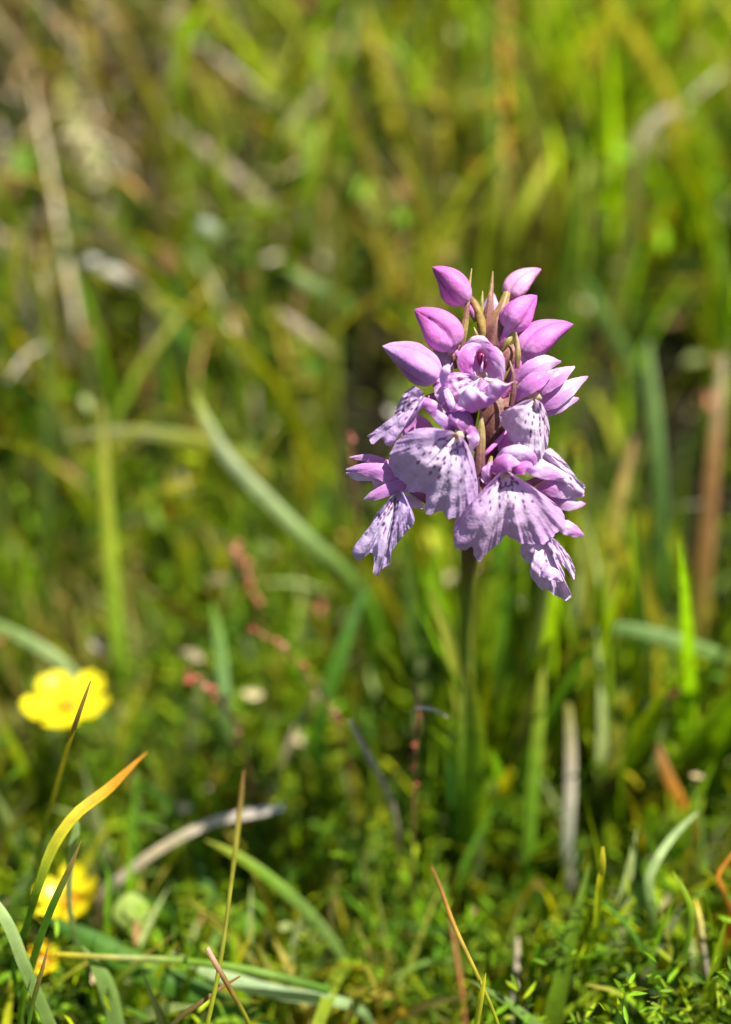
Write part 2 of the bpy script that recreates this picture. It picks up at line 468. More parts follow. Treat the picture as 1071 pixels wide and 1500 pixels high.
blade('blade_of_grass', [(-25, 1300, 12.6), (10, 1350, 12.6), (38, 1420, 12.6), (60, 1470, 12.7), (85, 1530, 12.9)], 24, [PTEAL, TEAL, TEAL, TEAL], 'grey-green blade arching down across the bottom left corner', 'grass', taper=(.7, 1, 1, 1))
blade('grass_stalk', [(357, 1128, 13.6), (352, 1180, 13.6), (344, 1250, 13.2), (338, 1300, 12.7), (326, 1390, 12.3), (315, 1450, 12.2), (300, 1520, 12.2)], 9,
      [BR, OL, OL, YG, YG, YG, G1], 'tall thin yellowish stalk with brown tip near bottom edge', 'grass stalk', cup=.9, taper=(.6, 1.2, 1.1, .9, 1, 1, 1))
blade('grass_stalk', [(303, 1388, 12.2), (312, 1405, 12.2), (338, 1450, 12.3), (365, 1500, 12.5), (380, 1540, 12.6)], 11, [(.5, .36, .30), BR, OL, YG, YG, G1, G1, G1, G1], 'short broken stalk with frayed pinkish end crossing the thin yellow stalk', 'grass stalk', cup=.9, taper=(.9, 1, .8, .8))
blade('twig', [(352, 1430, 12.6), (322, 1448, 12.5), (295, 1468, 12.4), (262, 1492, 12.4), (235, 1525, 12.4)], 11, [BR, (.06, .07, .02), (.05, .07, .02), (.05, .08, .02)], 'dark curved twig at the foot of the crossed stalks', 'twig', cup=.9, taper=(.3, .8, 1, 1))
blade('grass_stalk', [(85, 1398, 13.4), (160, 1402, 13.4), (250, 1406, 13.6), (360, 1420, 13.7), (480, 1450, 14)], 15, [YE, (.30, .32, .12), G1, (.16, .26, .05), G2], 'pale horizontal stem lying across the broad dark leaf', 'grass stalk', cup=.9, taper=(.6, .8, 1, 1.2), root=False)
blade('broad_leaf', [(55, 1340, 14.6), (120, 1370, 14.5), (220, 1425, 14.4), (330, 1475, 14.4), (420, 1540, 14.6)], 74, [G3, G2, (.05, .13, .02), G3], 'broad dark green leaf lying along the bottom left', 'leaf', cup=.15, fold=.2, taper=(.1, .7, 1, .9, .7), nv=9)
blade('broad_leaf', [(250, 1395, 14.2), (310, 1425, 14.1), (400, 1452, 14.1), (520, 1475, 14.3)], 40, [PTEAL, (.28, .38, .20), (.22, .34, .12), G1], 'pale leaf carrying the edge highlight of the broad dark leaf', 'leaf', taper=(.15, .9, 1, .7), nv=7)  # pale colours stand in for a highlight on the dark leaf's edge
blade('blade_of_grass', [(120, 1385, 13.5), (150, 1430, 13.5), (170, 1500, 13.6), (180, 1560, 13.8)], 34, [TEAL, TEAL, (.12, .2, .1), G2], 'grey-green blade under the horizontal pale stem', 'grass')
blade('blade_of_dry_grass', [(418, 1182, 15.4), (385, 1188, 15.5), (310, 1205, 15.6), (240, 1240, 15.7), (190, 1275, 15.8), (150, 1310, 15.9)], 30, [(.55, .5, .42), (.5, .43, .34), ST, GR, BR, OL], 'arched grey-brown dead blade above the lower yellow flower', 'dry grass', mat=S, taper=(.7, 1, .9, .9, .8))
blade('blade_of_grass', [(300, 1230, 15), (345, 1252, 15), (400, 1290, 15), (460, 1345, 15.1), (500, 1400, 15.3)], 32, [YG, G1, TEAL, TEAL, G3], 'blue-green blade sloping down under the arched dead blade', 'grass')
blade('blade_of_grass', [(158, 1270, 14.6), (158, 1310, 14.6), (157, 1370, 14.8)], 17, [G1, (.16, .34, .012), G1], 'short bright green blade right of the lower yellow flower', 'grass')
blade('grass_stalk', [(632, 1270, 13.3), (645, 1300, 13), (665, 1355, 12.6), (700, 1430, 12.4), (722, 1480, 12.4), (738, 1530, 12.5)], 7.5, [BR, (.36, .18, .04), (.32, .26, .03), YG, YG, G1, G1, G1], 'slanting yellow stalk with orange top at the orchid foot', 'grass stalk', cup=.8, taper=(.8, 1.2, 1, 1))
blade('grass_stalk', [(712, 1425, 12.3), (706, 1455, 12.3), (700, 1490, 12.4), (694, 1540, 12.5)], 12, [YE, G1, G1, G1], 'upright green shoot leaning on the slanting yellow stalk', 'grass shoot', fold=.3)
blade('dry_stalk', [(660, 1345, 15), (668, 1400, 14.9), (676, 1450, 14.8), (682, 1530, 14.8)], 15, [BR, (.3, .12, .03), BR, (.2, .1, .03)], 'rusty brown stalk behind the slanting yellow stalk', 'dry stalk', mat=S, cup=.8, taper=(.5, 1, 1, 1))
blade('blade_of_dry_grass', [(598, 1043, 14), (612, 1037, 13.9), (632, 1039, 13.9), (658, 1052, 14.1)], 9, [TEAL, WH, WH, GR], 'small white curled fibre left of the orchid stem', 'dry grass', mat=S, root=False, taper=(.3, 1, 1, .4))
blade('blade_of_dry_grass', [(512, 1055, 14.6), (528, 1085, 14.7), (550, 1125, 14.9), (568, 1160, 15.2), (580, 1200, 15.6)], 17, [WH, GR, ST, BR, OL], 'pale dead blade tip rising left of the orchid stem', 'dry grass', mat=S, taper=(.6, 1, 1, .9))
blade('blade_of_grass', [(883, 1240, 13), (883, 1262, 13), (878, 1300, 13.3), (874, 1350, 13.8)], 13, [YE, (.35, .45, .02), G1, G2], 'upright shoot with bright yellow tip at lower right', 'grass', taper=(.4, .9, 1, 1))
blade('dry_stalk', [(758, 1375, 15), (757, 1420, 14.6), (754, 1460, 14.4), (752, 1530, 14.4)], 18, [ST, GR, WH, GR], 'upright grey dead stalk at the bottom edge right of the orchid', 'dry stalk', mat=S, cup=.7, taper=(.7, .9, 1, 1))
blade('dry_stalk', [(1018, 1318, 14.2), (1024, 1345, 14.1), (1030, 1390, 14.1), (1036, 1440, 14.2)], 17, [YE, GR, WH, GR], 'grey dead stalk with green top near the right edge', 'dry stalk', mat=S, cup=.7, taper=(.6, 1, 1, .8))
blade('blade_of_grass', [(1085, 1235, 14), (1068, 1258, 14), (1052, 1284, 14), (1058, 1300, 14), (1070, 1340, 14.2)], 10, [OR, (.6, .18, .03), (.5, .08, .03), YG, G1], 'red-orange bent blade at the right edge', 'grass', taper=(.7, 1, 1, .8))
blade('blade_of_grass', [(1022, 1190, 14.6), (995, 1215, 14.4), (965, 1255, 14.2), (950, 1290, 14.1), (955, 1330, 14.1)], 27, [PTEAL, PTEAL, TEAL, (.2, .36, .04), G1], 'silvery curved blade turning green near the right edge', 'grass', taper=(.25, .8, 1, 1))
blade('blade_of_grass', [(985, 1275, 13.3), (1000, 1300, 13.2), (1012, 1330, 13.2), (1008, 1380, 13.3), (985, 1430, 13.5)], 11, [(.3, .45, .02), G1, G3, G3], 'thin hooked blade beside the grey stalk at right', 'grass')
# middle distance
blade('blade_of_grass', [(284, 575, 18.2), (300, 612, 18), (330, 665, 17.9), (385, 725, 17.9), (440, 780, 18), (500, 835, 18.4), (540, 890, 19)], 44, [YG, (.30, .36, .2), PTEAL, TEAL, (.14, .30, .02), G1, G2], 'broad pale-tipped blade slanting down towards the orchid', 'grass', taper=(.45, .8, 1, 1, 1), fold=.2)
blade('blade_of_grass', [(148, 590, 19), (152, 680, 18.8), (160, 780, 18.7), (168, 880, 18.7), (176, 985, 18.9)], 40, [OL, YG, (.20, .30, .015), G1, G1], 'broad upright yellow-green blade above the upper yellow flower', 'grass', taper=(.4, .8, 1, 1))
blade('blade_of_grass', [(95, 640, 19.6), (180, 632, 19.6), (290, 645, 19.8), (400, 690, 20.2)], 34, [ST, (.26, .28, .1), YG, OL], 'pale blade lying level behind the broad slanting blade', 'grass', root=False)
blade('blade_of_grass', [(290, 700, 19.4), (240, 722, 19.4), (190, 745, 19.6), (130, 790, 20)], 38, [YE, YG, G1, G2], 'yellow blade crossing behind the upright broad blade', 'grass', root=False)
blade('blade_of_grass', [(538, 850, 17.2), (512, 920, 17), (488, 990, 17), (470, 1060, 17.2)], 44, [G3, G2, (.06, .20, .015), G2], 'dark green blade slanting below the left orchid lip', 'grass')
blade('blade_of_grass', [(310, 880, 17.4), (318, 920, 17.4), (325, 975, 17.4), (330, 1040, 17.6)], 34, [G1, (.2, .34, .12), TEAL, G1], 'pale green upright blade between the upper yellow flower and the orchid', 'grass', taper=(.2, .8, 1, 1))
blade('blade_of_grass', [(-30, 905, 17.4), (30, 932, 17.2), (90, 970, 17.2), (140, 1030, 17.6)], 34, [TEAL, PTEAL, TEAL, G2], 'blue-grey blade at the left edge above the yellow flower', 'grass', taper=(.7, 1, 1, .8))
blade('blade_of_grass', [(845, 930, 17), (900, 920, 16.8), (980, 935, 16.8), (1060, 962, 17), (1130, 985, 17.4)], 42, [G2, (.13, .22, .06), (.2, .3, .10), (.14, .24, .05), G2], 'blue-green blade lying level below the orchid at right edge', 'grass', root=False, taper=(.4, 1, 1, 1))
blade('blade_of_grass', [(948, 500, 20), (956, 580, 19.6), (965, 680, 19.4), (968, 790, 19.6), (965, 880, 20)], 44, [TEAL, (.10, .18, .04), (.08, .16, .03), (.07, .17, .012), G2], 'dark blue-green upright blade right of the orchid', 'grass', taper=(.4, .9, 1, 1))
blade('blade_of_grass', [(930, 640, 18.6), (905, 740, 18.3), (890, 850, 18.2), (880, 960, 18.4)], 44, [BR, (.24, .24, .02), YG, G1], 'olive-yellow upright blade close right of the orchid', 'grass', taper=(.3, .9, 1, 1))
blade('blade_of_dry_grass', [(1060, 520, 19.6), (1050, 620, 19.4), (1040, 740, 19.3), (1030, 860, 19.3), (1015, 960, 19.6)], 46, [ST, (.26, .14, .05), (.24, .12, .04), OL, OL], 'reddish-brown upright blade near the right edge', 'dry grass', taper=(.4, .9, 1, 1))
blade('dry_stalk', [(832, 1030, 16.6), (836, 1080, 16.5), (836, 1150, 16.4), (832, 1230, 16.5), (834, 1300, 16.8)], 34, [OL, GR, (.34, .36, .26), GR, OL], 'grey-green dead stalk standing right of the orchid stem', 'dry stalk', mat=S, taper=(.5, .9, 1, .8))
blade('blade_of_grass', [(795, 960, 16.4), (790, 1050, 16.2), (780, 1160, 16.2), (772, 1280, 16.4)], 38, [YG, G1, (.11, .24, .012), G2], 'green upright blade between the orchid stem and grey stalk', 'grass', taper=(.2, .9, 1, 1))
blade('blade_of_grass', [(912, 1000, 17.5), (905, 1060, 17.4), (900, 1120, 17.4), (890, 1200, 17.6)], 36, [YG, OL, G1, G2], 'olive upright blade right of the grey-green dead stalk', 'grass', taper=(.3, .9, 1, 1))
blade('blade_of_grass', [(965, 1090, 16.4), (972, 1120, 16.3), (990, 1160, 16.3), (1015, 1200, 16.4)], 34, [BR, OR, YE, OL], 'rusty orange blade at right below the level blue-green blade', 'grass', taper=(.3, .9, 1, .6))
# bank behind
blade('dry_stalk', [(180, -30, 27), (240, 25, 26.5), (300, 72, 26), (360, 120, 25.6), (420, 165, 25.4), (470, 190, 25.4)], 24, [GR, GR, (.36, .28, .22), GR, ST, OL], 'grey-brown dead stalk slanting from the top edge', 'dry stalk', mat=S, root=False, cup=.6, taper=(.7, 1, 1, .8))
blade('blade_of_dry_grass', [(125, 378, 22.5), (150, 390, 22.4), (195, 414, 22.3), (235, 450, 22.3), (290, 520, 22.6)], 32, [(.62, .58, .5), (.6, .56, .48), ST, OL, G2, G2], 'short white-ended dead blade on the left of the bank', 'dry grass', mat=S, root=False, taper=(.8, 1, 1, .8))
blade('blade_of_grass', [(870, -40, 26), (905, 20, 25.4), (940, 75, 25), (972, 130, 24.8), (990, 190, 24.8)], 34, [YE, YE, (.45, .36, .02), YE, OL], 'golden yellow blade at the top right', 'grass', taper=(.7, 1, 1, .9))
blade('blade_of_dry_grass', [(990, 160, 23.4), (970, 168, 23.3), (945, 195, 23.3), (932, 230, 23.4), (930, 280, 23.8)], 32, [WH, ST, (.44, .42, .26), ST, OL], 'pale hooked dead blade below the golden blade', 'dry grass', taper=(.5, 1, 1, .8))
blade('blade_of_grass', [(770, -40, 27), (800, 30, 26.4), (835, 95, 26), (880, 165, 25.7), (910, 230, 25.6), (930, 300, 25.8)], 34, [G1, (.2, .32, .012), (.18, .34, .012), (.2, .32, .012), G1], 'long bright green blade slanting down the upper right bank', 'grass', taper=(.7, 1, 1, .9))
blade('blade_of_grass', [(815, 200, 23.6), (795, 250, 23.4), (768, 305, 23.3), (750, 350, 23.5)], 32, [YE, (.3, .38, .015), YG, G1], 'short lime yellow blade above the orchid', 'grass')
blade('blade_of_grass', [(862, 220, 23.2), (855, 265, 23), (845, 310, 23), (838, 370, 23.3)], 36, [YG, (.24, .40, .012), (.2, .36, .012), G1], 'broad lime green blade above the orchid, right of the yellow one', 'grass')
blade('blade_of_grass', [(530, 0, 26), (548, 60, 25.6), (566, 130, 25.3), (585, 205, 25.2), (600, 270, 25.4)], 30, [YE, (.4, .36, .02), YE, OL, G2], 'mustard upright blade at top centre', 'grass')
blade('blade_of_grass', [(480, 20, 26.6), (550, 75, 26.2), (620, 120, 26), (680, 180, 26), (720, 250, 26.3)], 30, [OL, YG, OL, (.2, .2, .03), G2], 'olive blade slanting across the mustard blade at top centre', 'grass', root=False)
blade('blade_of_grass', [(700, -20, 25.6), (712, 80, 25), (722, 180, 24.6), (730, 280, 24.4), (732, 360, 24.6)], 28, [G1, (.14, .3, .012), G1, YG, OL], 'long narrow green blade rising directly above the orchid', 'grass')
blade('dry_stalk', [(742, -30, 26), (738, 60, 25.6), (740, 180, 25.2), (738, 300, 25)], 22, [BR, OR, (.3, .2, .04), OL], 'orange-brown stalk beside the narrow blade above the orchid', 'dry stalk', mat=S, cup=.8, taper=(.8, 1, 1))
blade('blade_of_grass', [(470, 175, 24.2), (460, 215, 24), (452, 255, 24), (446, 310, 24.2)], 30, [(.22, .42, .012), (.2, .42, .012), (.18, .36, .012), G1], 'vivid lime blade at upper left of the orchid', 'grass')
blade('blade_of_grass', [(485, 105, 25), (455, 150, 24.8), (420, 190, 24.7), (380, 240, 24.8)], 28, [BR, ST, (.26, .3, .08), YG], 'pale blade slanting left beside the vivid lime blade', 'grass', root=False)
blade('blade_of_dry_grass', [(85, 90, 26), (105, 160, 25.5), (125, 215, 25.2), (150, 290, 25)], 48, [YG, (.34, .33, .15), ST, (.33, .24, .14)], 'wide tan dead blade at upper left', 'dry grass', mat=S, taper=(.5, .9, 1, .9))
blade('blade_of_dry_grass', [(-20, 105, 26.5), (40, 165, 26), (90, 225, 25.6), (150, 300, 25.4)], 30, [ST, GR, ST, OL], 'slanting straw blade at the upper left edge', 'dry grass', mat=S, root=False)
blade('blade_of_dry_grass', [(235, 165, 25.2), (290, 210, 25), (350, 260, 24.8), (420, 330, 24.8)], 30, [GR, (.36, .27, .2), ST, YG], 'long straw blade below the slanting grey-brown stalk', 'dry grass', mat=S, root=False)
blade('blade_of_grass', [(410, 390, 22), (440, 408, 21.8), (475, 428, 21.8), (520, 460, 22)], 36, [G2, PTEAL, TEAL, G2], 'pale blue-green blade left of the orchid buds', 'grass', root=False)  # pale middle is sheen put into the blade's colour
blade('blade_of_dry_grass', [(405, 452, 21), (430, 472, 20.9), (460, 495, 21), (490, 520, 21.2)], 28, [ST, (.36, .28, .2), ST, OL], 'tan dead blade under the pale blue-green blade', 'dry grass', mat=S, root=False)
blade('blade_of_grass', [(850, 395, 21.5), (872, 440, 21.3), (900, 490, 21.3), (925, 540, 21.5)], 40, [G2, TEAL, (.13, .22, .09), G2], 'dull blue-green blade right of the orchid buds', 'grass')
blade('herb_leaf', [(285, 330, 22), (298, 330, 21.9), (315, 340, 21.9), (330, 355, 22)], 34, [PTEAL, (.5, .55, .5), PTEAL, G2], 'small silvery leaf on the bank left of centre', 'leaf', root=False, taper=(.2, 1, 1, .2))


# seed stalks of sorrel
def sorrel(pts, n, label, rpx=7):
    c = [P(*p) for p in pts]
    base = ground_root(c[-1])
    t = empty('sorrel_stalk', base)
    tag(t, label, 'seed stalk', 'reddish seed stalks')
    v, f = tube(c + [base], [.018] * (len(c)) + [.025], 30, 6)
    mesh_obj('stem', v, f, M_RED, t, col=(.22, .12, .04))
    cc = cr(c, n + 2)[:n]
    for k, p in enumerate(cc):
        d = pts[0][2] / PXCM
        r = rpx * d * random.uniform(.6, 1.25)
        q = p + np.array([random.uniform(-1, 1), random.uniform(-1, 1), random.uniform(-.6, .6)]) * r * .9
        v, f = tube([q + np.array([0, 0, -r]), q + np.array([0, 0, -.4 * r]), q + np.array([0, 0, .3 * r]), q + np.array([0, 0, r])], [.02 * r, .8 * r, .75 * r, .02 * r], 7, 7, .15)
        mesh_obj('seed', v, f, M_RED, t, col=random.choice([(.42, .09, .06), (.36, .15, .06), (.5, .2, .15), (.3, .06, .05)]))


sorrel([(348, 795, 17.8), (356, 825, 17.8), (368, 860, 17.8), (380, 900, 18)], 12, 'red seed stalk left of the lowest orchid lip')
sorrel([(275, 983, 16.2), (300, 1005, 16.2), (330, 1035, 16.2), (360, 1110, 16.4)], 12, 'dark red slanting seed stalk right of the upper yellow flower')
sorrel([(372, 922, 16.4), (410, 945, 16.4), (450, 990, 16.3), (490, 1045, 16.2), (505, 1085, 16.3)], 11, 'pink and tan seed stalk slanting towards the pale dead blade tip', 6)
sorrel([(513, 635, 16.0), (514, 655, 16.0), (518, 690, 16.1)], 5, 'tiny red seed stalk beside the left orchid flowers', 5)
sorrel([(607, 1000, 14.8), (612, 1030, 14.8), (608, 1120, 14.9), (606, 1180, 15)], 9, 'brown seed stalk left of the orchid stem', 5)


# yellow flowers
def yellow_flower(cx, cy, depth, rad, tilt, rot, label, npet=5, col=(.76, .65, .012), openness=1.0):
    c = P(cx, cy, depth)
    base = np.array([c[0] + .2, c[1] + .5, float(gz(c[0] + .2, c[1] + .5)) - .1])
    t = empty('yellow_flower', base); tag(t, label, 'flower', 'small yellow meadow flowers')
    nrm = np.asarray(tilt, float); nrm /= np.linalg.norm(nrm)
    a = np.cross(nrm, np.array([0, 1., .1])); a /= np.linalg.norm(a); b = np.cross(nrm, a)
    v, f = tube([c - nrm * .25, c - nrm * .8, (c + base) / 2, base], [.05, .04, .045, .05], 20, 7)
    mesh_obj('stem', v, f, M_BLADE, t, col=G2)
    for k in range(npet):
        th = rot + k * 2 * math.pi / npet
        d = a * math.cos(th) + b * math.sin(th)
        lift = lambda s: nrm * (rad * (.28 * s ** 1.5) * (2 - openness) * 1.2)
        pts = [c + d * rad * s + lift(s) for s in (.05, .3, .6, .85, 1.0)]
        w = [rad * x for x in (.2, .46, .76, .74, .36)]
        v, f, u, q = strip(pts, w, 16, 9, cup=-.22, face=nrm, wave=.06, seed=k)
        v = v + np.outer(-1.0 * ((np.abs(q) < .35) & (u > .9)) * .05 * rad, d)       # notched end
        colr = grad([(0, (.78, .45, .006)), (.3, col), (1, tuple(min(1, x * 1.06) for x in col))], u)
        mesh_obj('petal', v, f, M_YELLOW, t, col=colr)
    for k in range(npet):
        th = rot + (k + .5) * 2 * math.pi / npet
        d = a * math.cos(th) + b * math.sin(th)
        pts = [c - nrm * .06 + d * rad * s for s in (.05, .3, .6)]
        v, f, u, q = strip(pts, [rad * .25, rad * .3, rad * .02], 8, 5, face=nrm)
        mesh_obj('sepal', v, f, M_BLADE, t, col=G1)
    v, f = tube([c - nrm * .03, c + nrm * .03, c + nrm * .09, c + nrm * .12], [.02, .1, .09, .01], 8, 10, .1)
    mesh_obj('centre', v, f, M_YELLOW, t, col=(.70, .34, .01))
    for k in range(16):
        th = k * 2.4
        d = (a * math.cos(th) + b * math.sin(th)) * (.10 + .05 * (k % 3))
        v, f = tube([c + d * .6, c + d + nrm * .12, c + d * 1.05 + nrm * .16], [.008, .009, .02], 6, 5)
        mesh_obj('stamen', v, f, M_YELLOW, t, col=(.82, .48, .01))


yellow_flower(100, 1036, 16.8, .64, (.02, .05, .99), .35, 'wide open yellow flower at left behind the thin dark blade')
yellow_flower(104, 1322, 15.8, .45, (-.15, -.1, .98), .9, 'smaller cupped yellow flower near the bottom left', col=(.72, .60, .01), openness=.2)
yellow_flower(62, 1410, 14.6, .22, (.2, -.1, .98), .2, 'half hidden yellow flower below the cupped one', col=(.70, .60, .01), openness=.3)

# round herb leaves near the lower yellow flower
def round_leaf(cx, cy, depth, r, col, label):
    c = P(cx, cy, depth)
    n = np.array([.1, -.55, .8]); n /= np.linalg.norm(n)
    v, f, u, q = strip([c + UP * r, c + UP * r * .5, c, c - UP * r * .5, c - UP * r], [r * .3, r * 1.5, r * 1.9, r * 1.6, r * .3], 16, 9, cup=.2, face=n)
    root = ground_root(c - UP * r)
    t = empty('herb', root); tag(t, label, 'leaf', 'round herb leaves')
    mesh_obj('leaf', v, f, M_BLADE, t, col=grad([(0, col), (1, col)], u) * (1 + .2 * (np.abs(q) < .15))[:, None])
    v, f = tube([c - UP * r * .9, (c + root) / 2, root], [.025, .025, .03], 10, 6)
    mesh_obj('leaf_stalk', v, f, M_BLADE, t, col=G2)


round_leaf(192, 1335, 15.3, .25, (.32, .42, .10), 'pale round leaf right of the cupped yellow flower')
round_leaf(365, 1345, 15.5, .26, (.14, .28, .02), 'round green leaf below the blue-green sloping blade')

# ------------------------------------------------------------------ the orchid
BASE = np.array([1.68, 11.5, float(gz(1.68, 11.5)) - .1])
orchid = empty('orchid', BASE)
tag(orchid, 'pink-purple spotted orchid spike with buds on top and frilled lips', 'orchid')

DARKST = (.13, .055, .05)
sv = [F(716, 470, -.1), F(717, 540, -.1), F(715, 620, -.12), F(705, 700, -.15), F(694, 770, -.25)]
sv += [P(684, 850, 14.3), P(682, 940, 16.0), BASE]
v, f = tube(sv, [.035, .07, .10, .11, .10, .095, .10, .13], 60, 14, .05)
tt = np.repeat(np.linspace(0, 1, 60), 14)
mesh_obj('stem', v, f, M_BRACT, orchid, col=grad([(0, (.24, .12, .08)), (.3, DARKST), (.40, (.14, .13, .03)), (.48, (.18, .22, .03)), (1, (.20, .30, .03))], tt))
# leaves sheathing the stem
v, f, u, q = strip([P(685, 972, 14.9), P(690, 1050, 15.4), P(694, 1130, 16.0), P(694, 1210, 16.8), BASE + np.array([.1, -.1, 0])],
                   [.05, .30, .42, .44, .40], 40, 9, cup=-.35)
mesh_obj('leaf', v, f, M_BLADE, orchid, col=grad([(0, (.2, .22, .04)), (.3, (.15, .25, .02)), (1, (.15, .27, .012))], u))
v, f, u, q = strip([P(660, 1060, 15.8), P(666, 1120, 16.2), P(676, 1200, 16.9), BASE + np.array([-.1, -.05, 0])],
                   [.04, .22, .30, .34], 30, 9, cup=-.35)
mesh_obj('leaf', v, f, M_BLADE, orchid, col=grad([(0, (.12, .16, .03)), (.3, (.05, .14, .02)), (1, (.08, .18, .015))], u))

LIL = np.array((.52, .22, .54)); MAG = np.array((.52, .14, .43)); DEEP = np.array((.20, .028, .24)); PALE = np.array((.66, .47, .70)); LAV = np.array((.52, .34, .62))
WHT = np.array((.74, .67, .77)); SPOT = np.array((.10, .002, .10)); CREAM = np.array((.66, .56, .30))


def sepal(parent, name, pts, w, cols, cup=.35, twist=0.0, mat=None, wave=.05, seed=0, face=None, veins=True, taper=None):
    """pts (px, py, dz) from base to tip, w photo pixels (list or number)"""
    c = [F(*p) for p in pts]
    n = len(c)
    if taper is None: taper = (.45, .95, 1, .75, .12)
    prof = np.interp(np.linspace(0, 1, n), np.linspace(0, 1, len(taper)), taper)
    ws = [w * FP * p for p in prof] if not isinstance(w, (list, tuple)) else [x * FP for x in w[:-1]] + [w[-1] * .45 * FP]
    nu, nv = 36, 15
    v, f, u, q = strip(c, ws, nu, nv, cup=cup * .32, fold=.14 * np.sign(cup), twist=twist, wave=wave * .8 + .03, seed=seed * 1.7 + pts[0][0] * .1, face=face)
    sd_ = pts[0][0] * .37 + pts[0][1] * .11
    hw = np.mean(ws) * .5
    nn_ = CAM - c[0]; nn_ /= np.linalg.norm(nn_)
    v = v + np.outer(hw * (.09 * noise1(u * .9 + q * .25, sd_, 1.2) + .025 * noise1(u * 1.3 - q * .8, sd_ + 2, 2.5)), nn_)
    tdir = np.repeat(np.gradient(v.reshape(nu, nv, 3)[:, nv // 2], axis=0), nv, 0); tdir /= np.linalg.norm(tdir, axis=1)[:, None] + 1e-9
    sdir = np.cross(tdir, nn_)
    v = v + sdir * (hw * np.abs(q) ** 3 * np.sign(q) * .09 * noise1(u * 1.4 + (q > 0) * 3.3, sd_, 1.8))[:, None]
    col = grad([(i / (len(cols) - 1), tuple(k)) for i, k in enumerate(cols)], u)
    if veins:
        vn = .07 * np.cos(q * 16 + np.sin(u * 5 + seed)) - .14 * np.exp(-(q / .07) ** 2)
        col = col * (1 + vn)[:, None]
        edge = np.clip((np.abs(q) - .7) / .3, 0, 1)[:, None] * .3
        col = col * (1 - edge) + np.array(PALE) * edge
    return mesh_obj(name, v, f, mat or M_PETAL, parent, col=col)


def lip(parent, base, outline, bulge=.2, ruffle=.04, seed=0, base_col=LAV, spots=1.0, tc=.5, spread=.26, white=.75, nt=150, ns=70, fr=1.0, axis=None, smax=.72):
    B = F(*base)
    E = cr([F(*p) for p in outline], nt)
    t = np.linspace(0, 1, nt)
    cen = E.mean(0)
    nrm = CAM - cen; nrm /= np.linalg.norm(nrm)
    # frill of the margin
    R = np.linalg.norm(E - B, axis=1)
    E = B + (E - B) * (1 + .022 * noise1(t * 1.1, seed + 1, 1.6) + .022 * noise1(t * 2.3, seed, 4))[:, None]
    s = np.linspace(.035, 1, ns)
    S_, T_ = np.meshgrid(s, t, indexing='ij')
    v = B + (E[None] - B) * S_[..., None]
    h = bulge * np.sin(np.pi * np.clip(S_, 0, 1) ** .9) * (1 - .25 * np.cos(2 * np.pi * (T_ - tc)))
    h = h + 1.5 * ruffle * fr * S_ ** 2.2 * noise1(T_ * 1.5 + .25 * S_, seed, 1.2) + (.012 + .45 * ruffle) * S_ ** 5 * noise1(T_ * 5, seed + 3, 1.7)
    h = h + .006 * np.sin(T_ * 62 + 3 * np.sin(S_ * 4 + seed)) * S_ * (1 - .4 * S_)
    h = h + .03 * noise1(S_ * 1.1 + T_ * .7, seed + 5) * S_
    v = v + h[..., None] * nrm
    # colour: paler middle, purple dashes and a looped line round the throat
    tt_, ss = T_, S_
    wh = np.exp(-((tt_ - tc) / (spread * 1.15)) ** 2) * np.clip(1.15 - ss, 0, 1) * white
    col = base_col[None, None] * (1 - wh[..., None]) + WHT[None, None] * wh[..., None]
    col = col * (1 + .05 * np.sin(tt_ * 75 + 2 * np.sin(ss * 6 + seed)) + .06 * noise1(tt_ * 2 + ss * 1.3, seed + 2, 2) * 1.0)[..., None]
    th = np.clip(1 - ss / .13, 0, 1)[..., None]
    col = col * (1 - th) + CREAM * th
    rs = np.random.default_rng(int(seed * 10) + 3)
    pos2 = np.stack([(v - B) @ RT, (v - B) @ UP], -1) / FP      # in photo px from the throat
    dark = np.zeros_like(ss)
    if spots > 0:
        axv = pos2[-1, int(tc * (nt - 1))]; Lp = np.linalg.norm(axv); a0 = math.atan2(axv[1], axv[0])
        jl, jr = pos2[-1, int(max(0, tc - spread * 1.1) * (nt - 1))], pos2[-1, int(min(.999, tc + spread * 1.1) * (nt - 1))]
        AA = .42 * abs((math.atan2(jl[1], jl[0]) - math.atan2(jr[1], jr[0]) + math.pi) % (2 * math.pi) - math.pi)
        r = 17.0
        while r < smax * Lp:
            na = max(2, int(AA * r / 10.5))
            for k in range(na + 1):
                if rs.random() > spots * (1.22 - .45 * k / na - .45 * r / (smax * Lp)): continue
                da = AA * (k + rs.normal(0, .12)) / na; dr = rs.normal(0, 2.2)
                la = rs.uniform(2.6, 4.6) * (1.15 - .5 * r / Lp); lc = rs.uniform(1.25, 1.9)
                for sg in ((1, -1) if k else (1,)):
                    an = a0 + sg * da + rs.normal(0, .02); rr_ = r + dr + rs.normal(0, .8)
                    d = np.array([math.cos(an), math.sin(an)])
                    rel = pos2 - d * rr_
                    al = rel @ d; ac = rel @ np.array([-d[1], d[0]]) + .15 * sg * al
                    dark = np.maximum(dark, np.exp(-((al / la) ** 4 + (ac / lc) ** 4)) * rs.uniform(.85, 1))
            r += 10.0
        lp = np.exp(-((ss - (.155 + .075 * np.abs(np.sin((tt_ - tc) / spread * math.pi * .75 + math.pi / 2)))) / .017) ** 2) * (np.abs(tt_ - tc) < spread * .95)
        dark = np.maximum(dark, .8 * lp * spots)
    dark = np.clip(dark, 0, 1)[..., None]
    col = col * (1 - dark) + SPOT * dark
    return mesh_obj('labellum', v.reshape(-1, 3), grid_faces(ns, nt), M_LIP, parent, col=col.reshape(-1, 3))


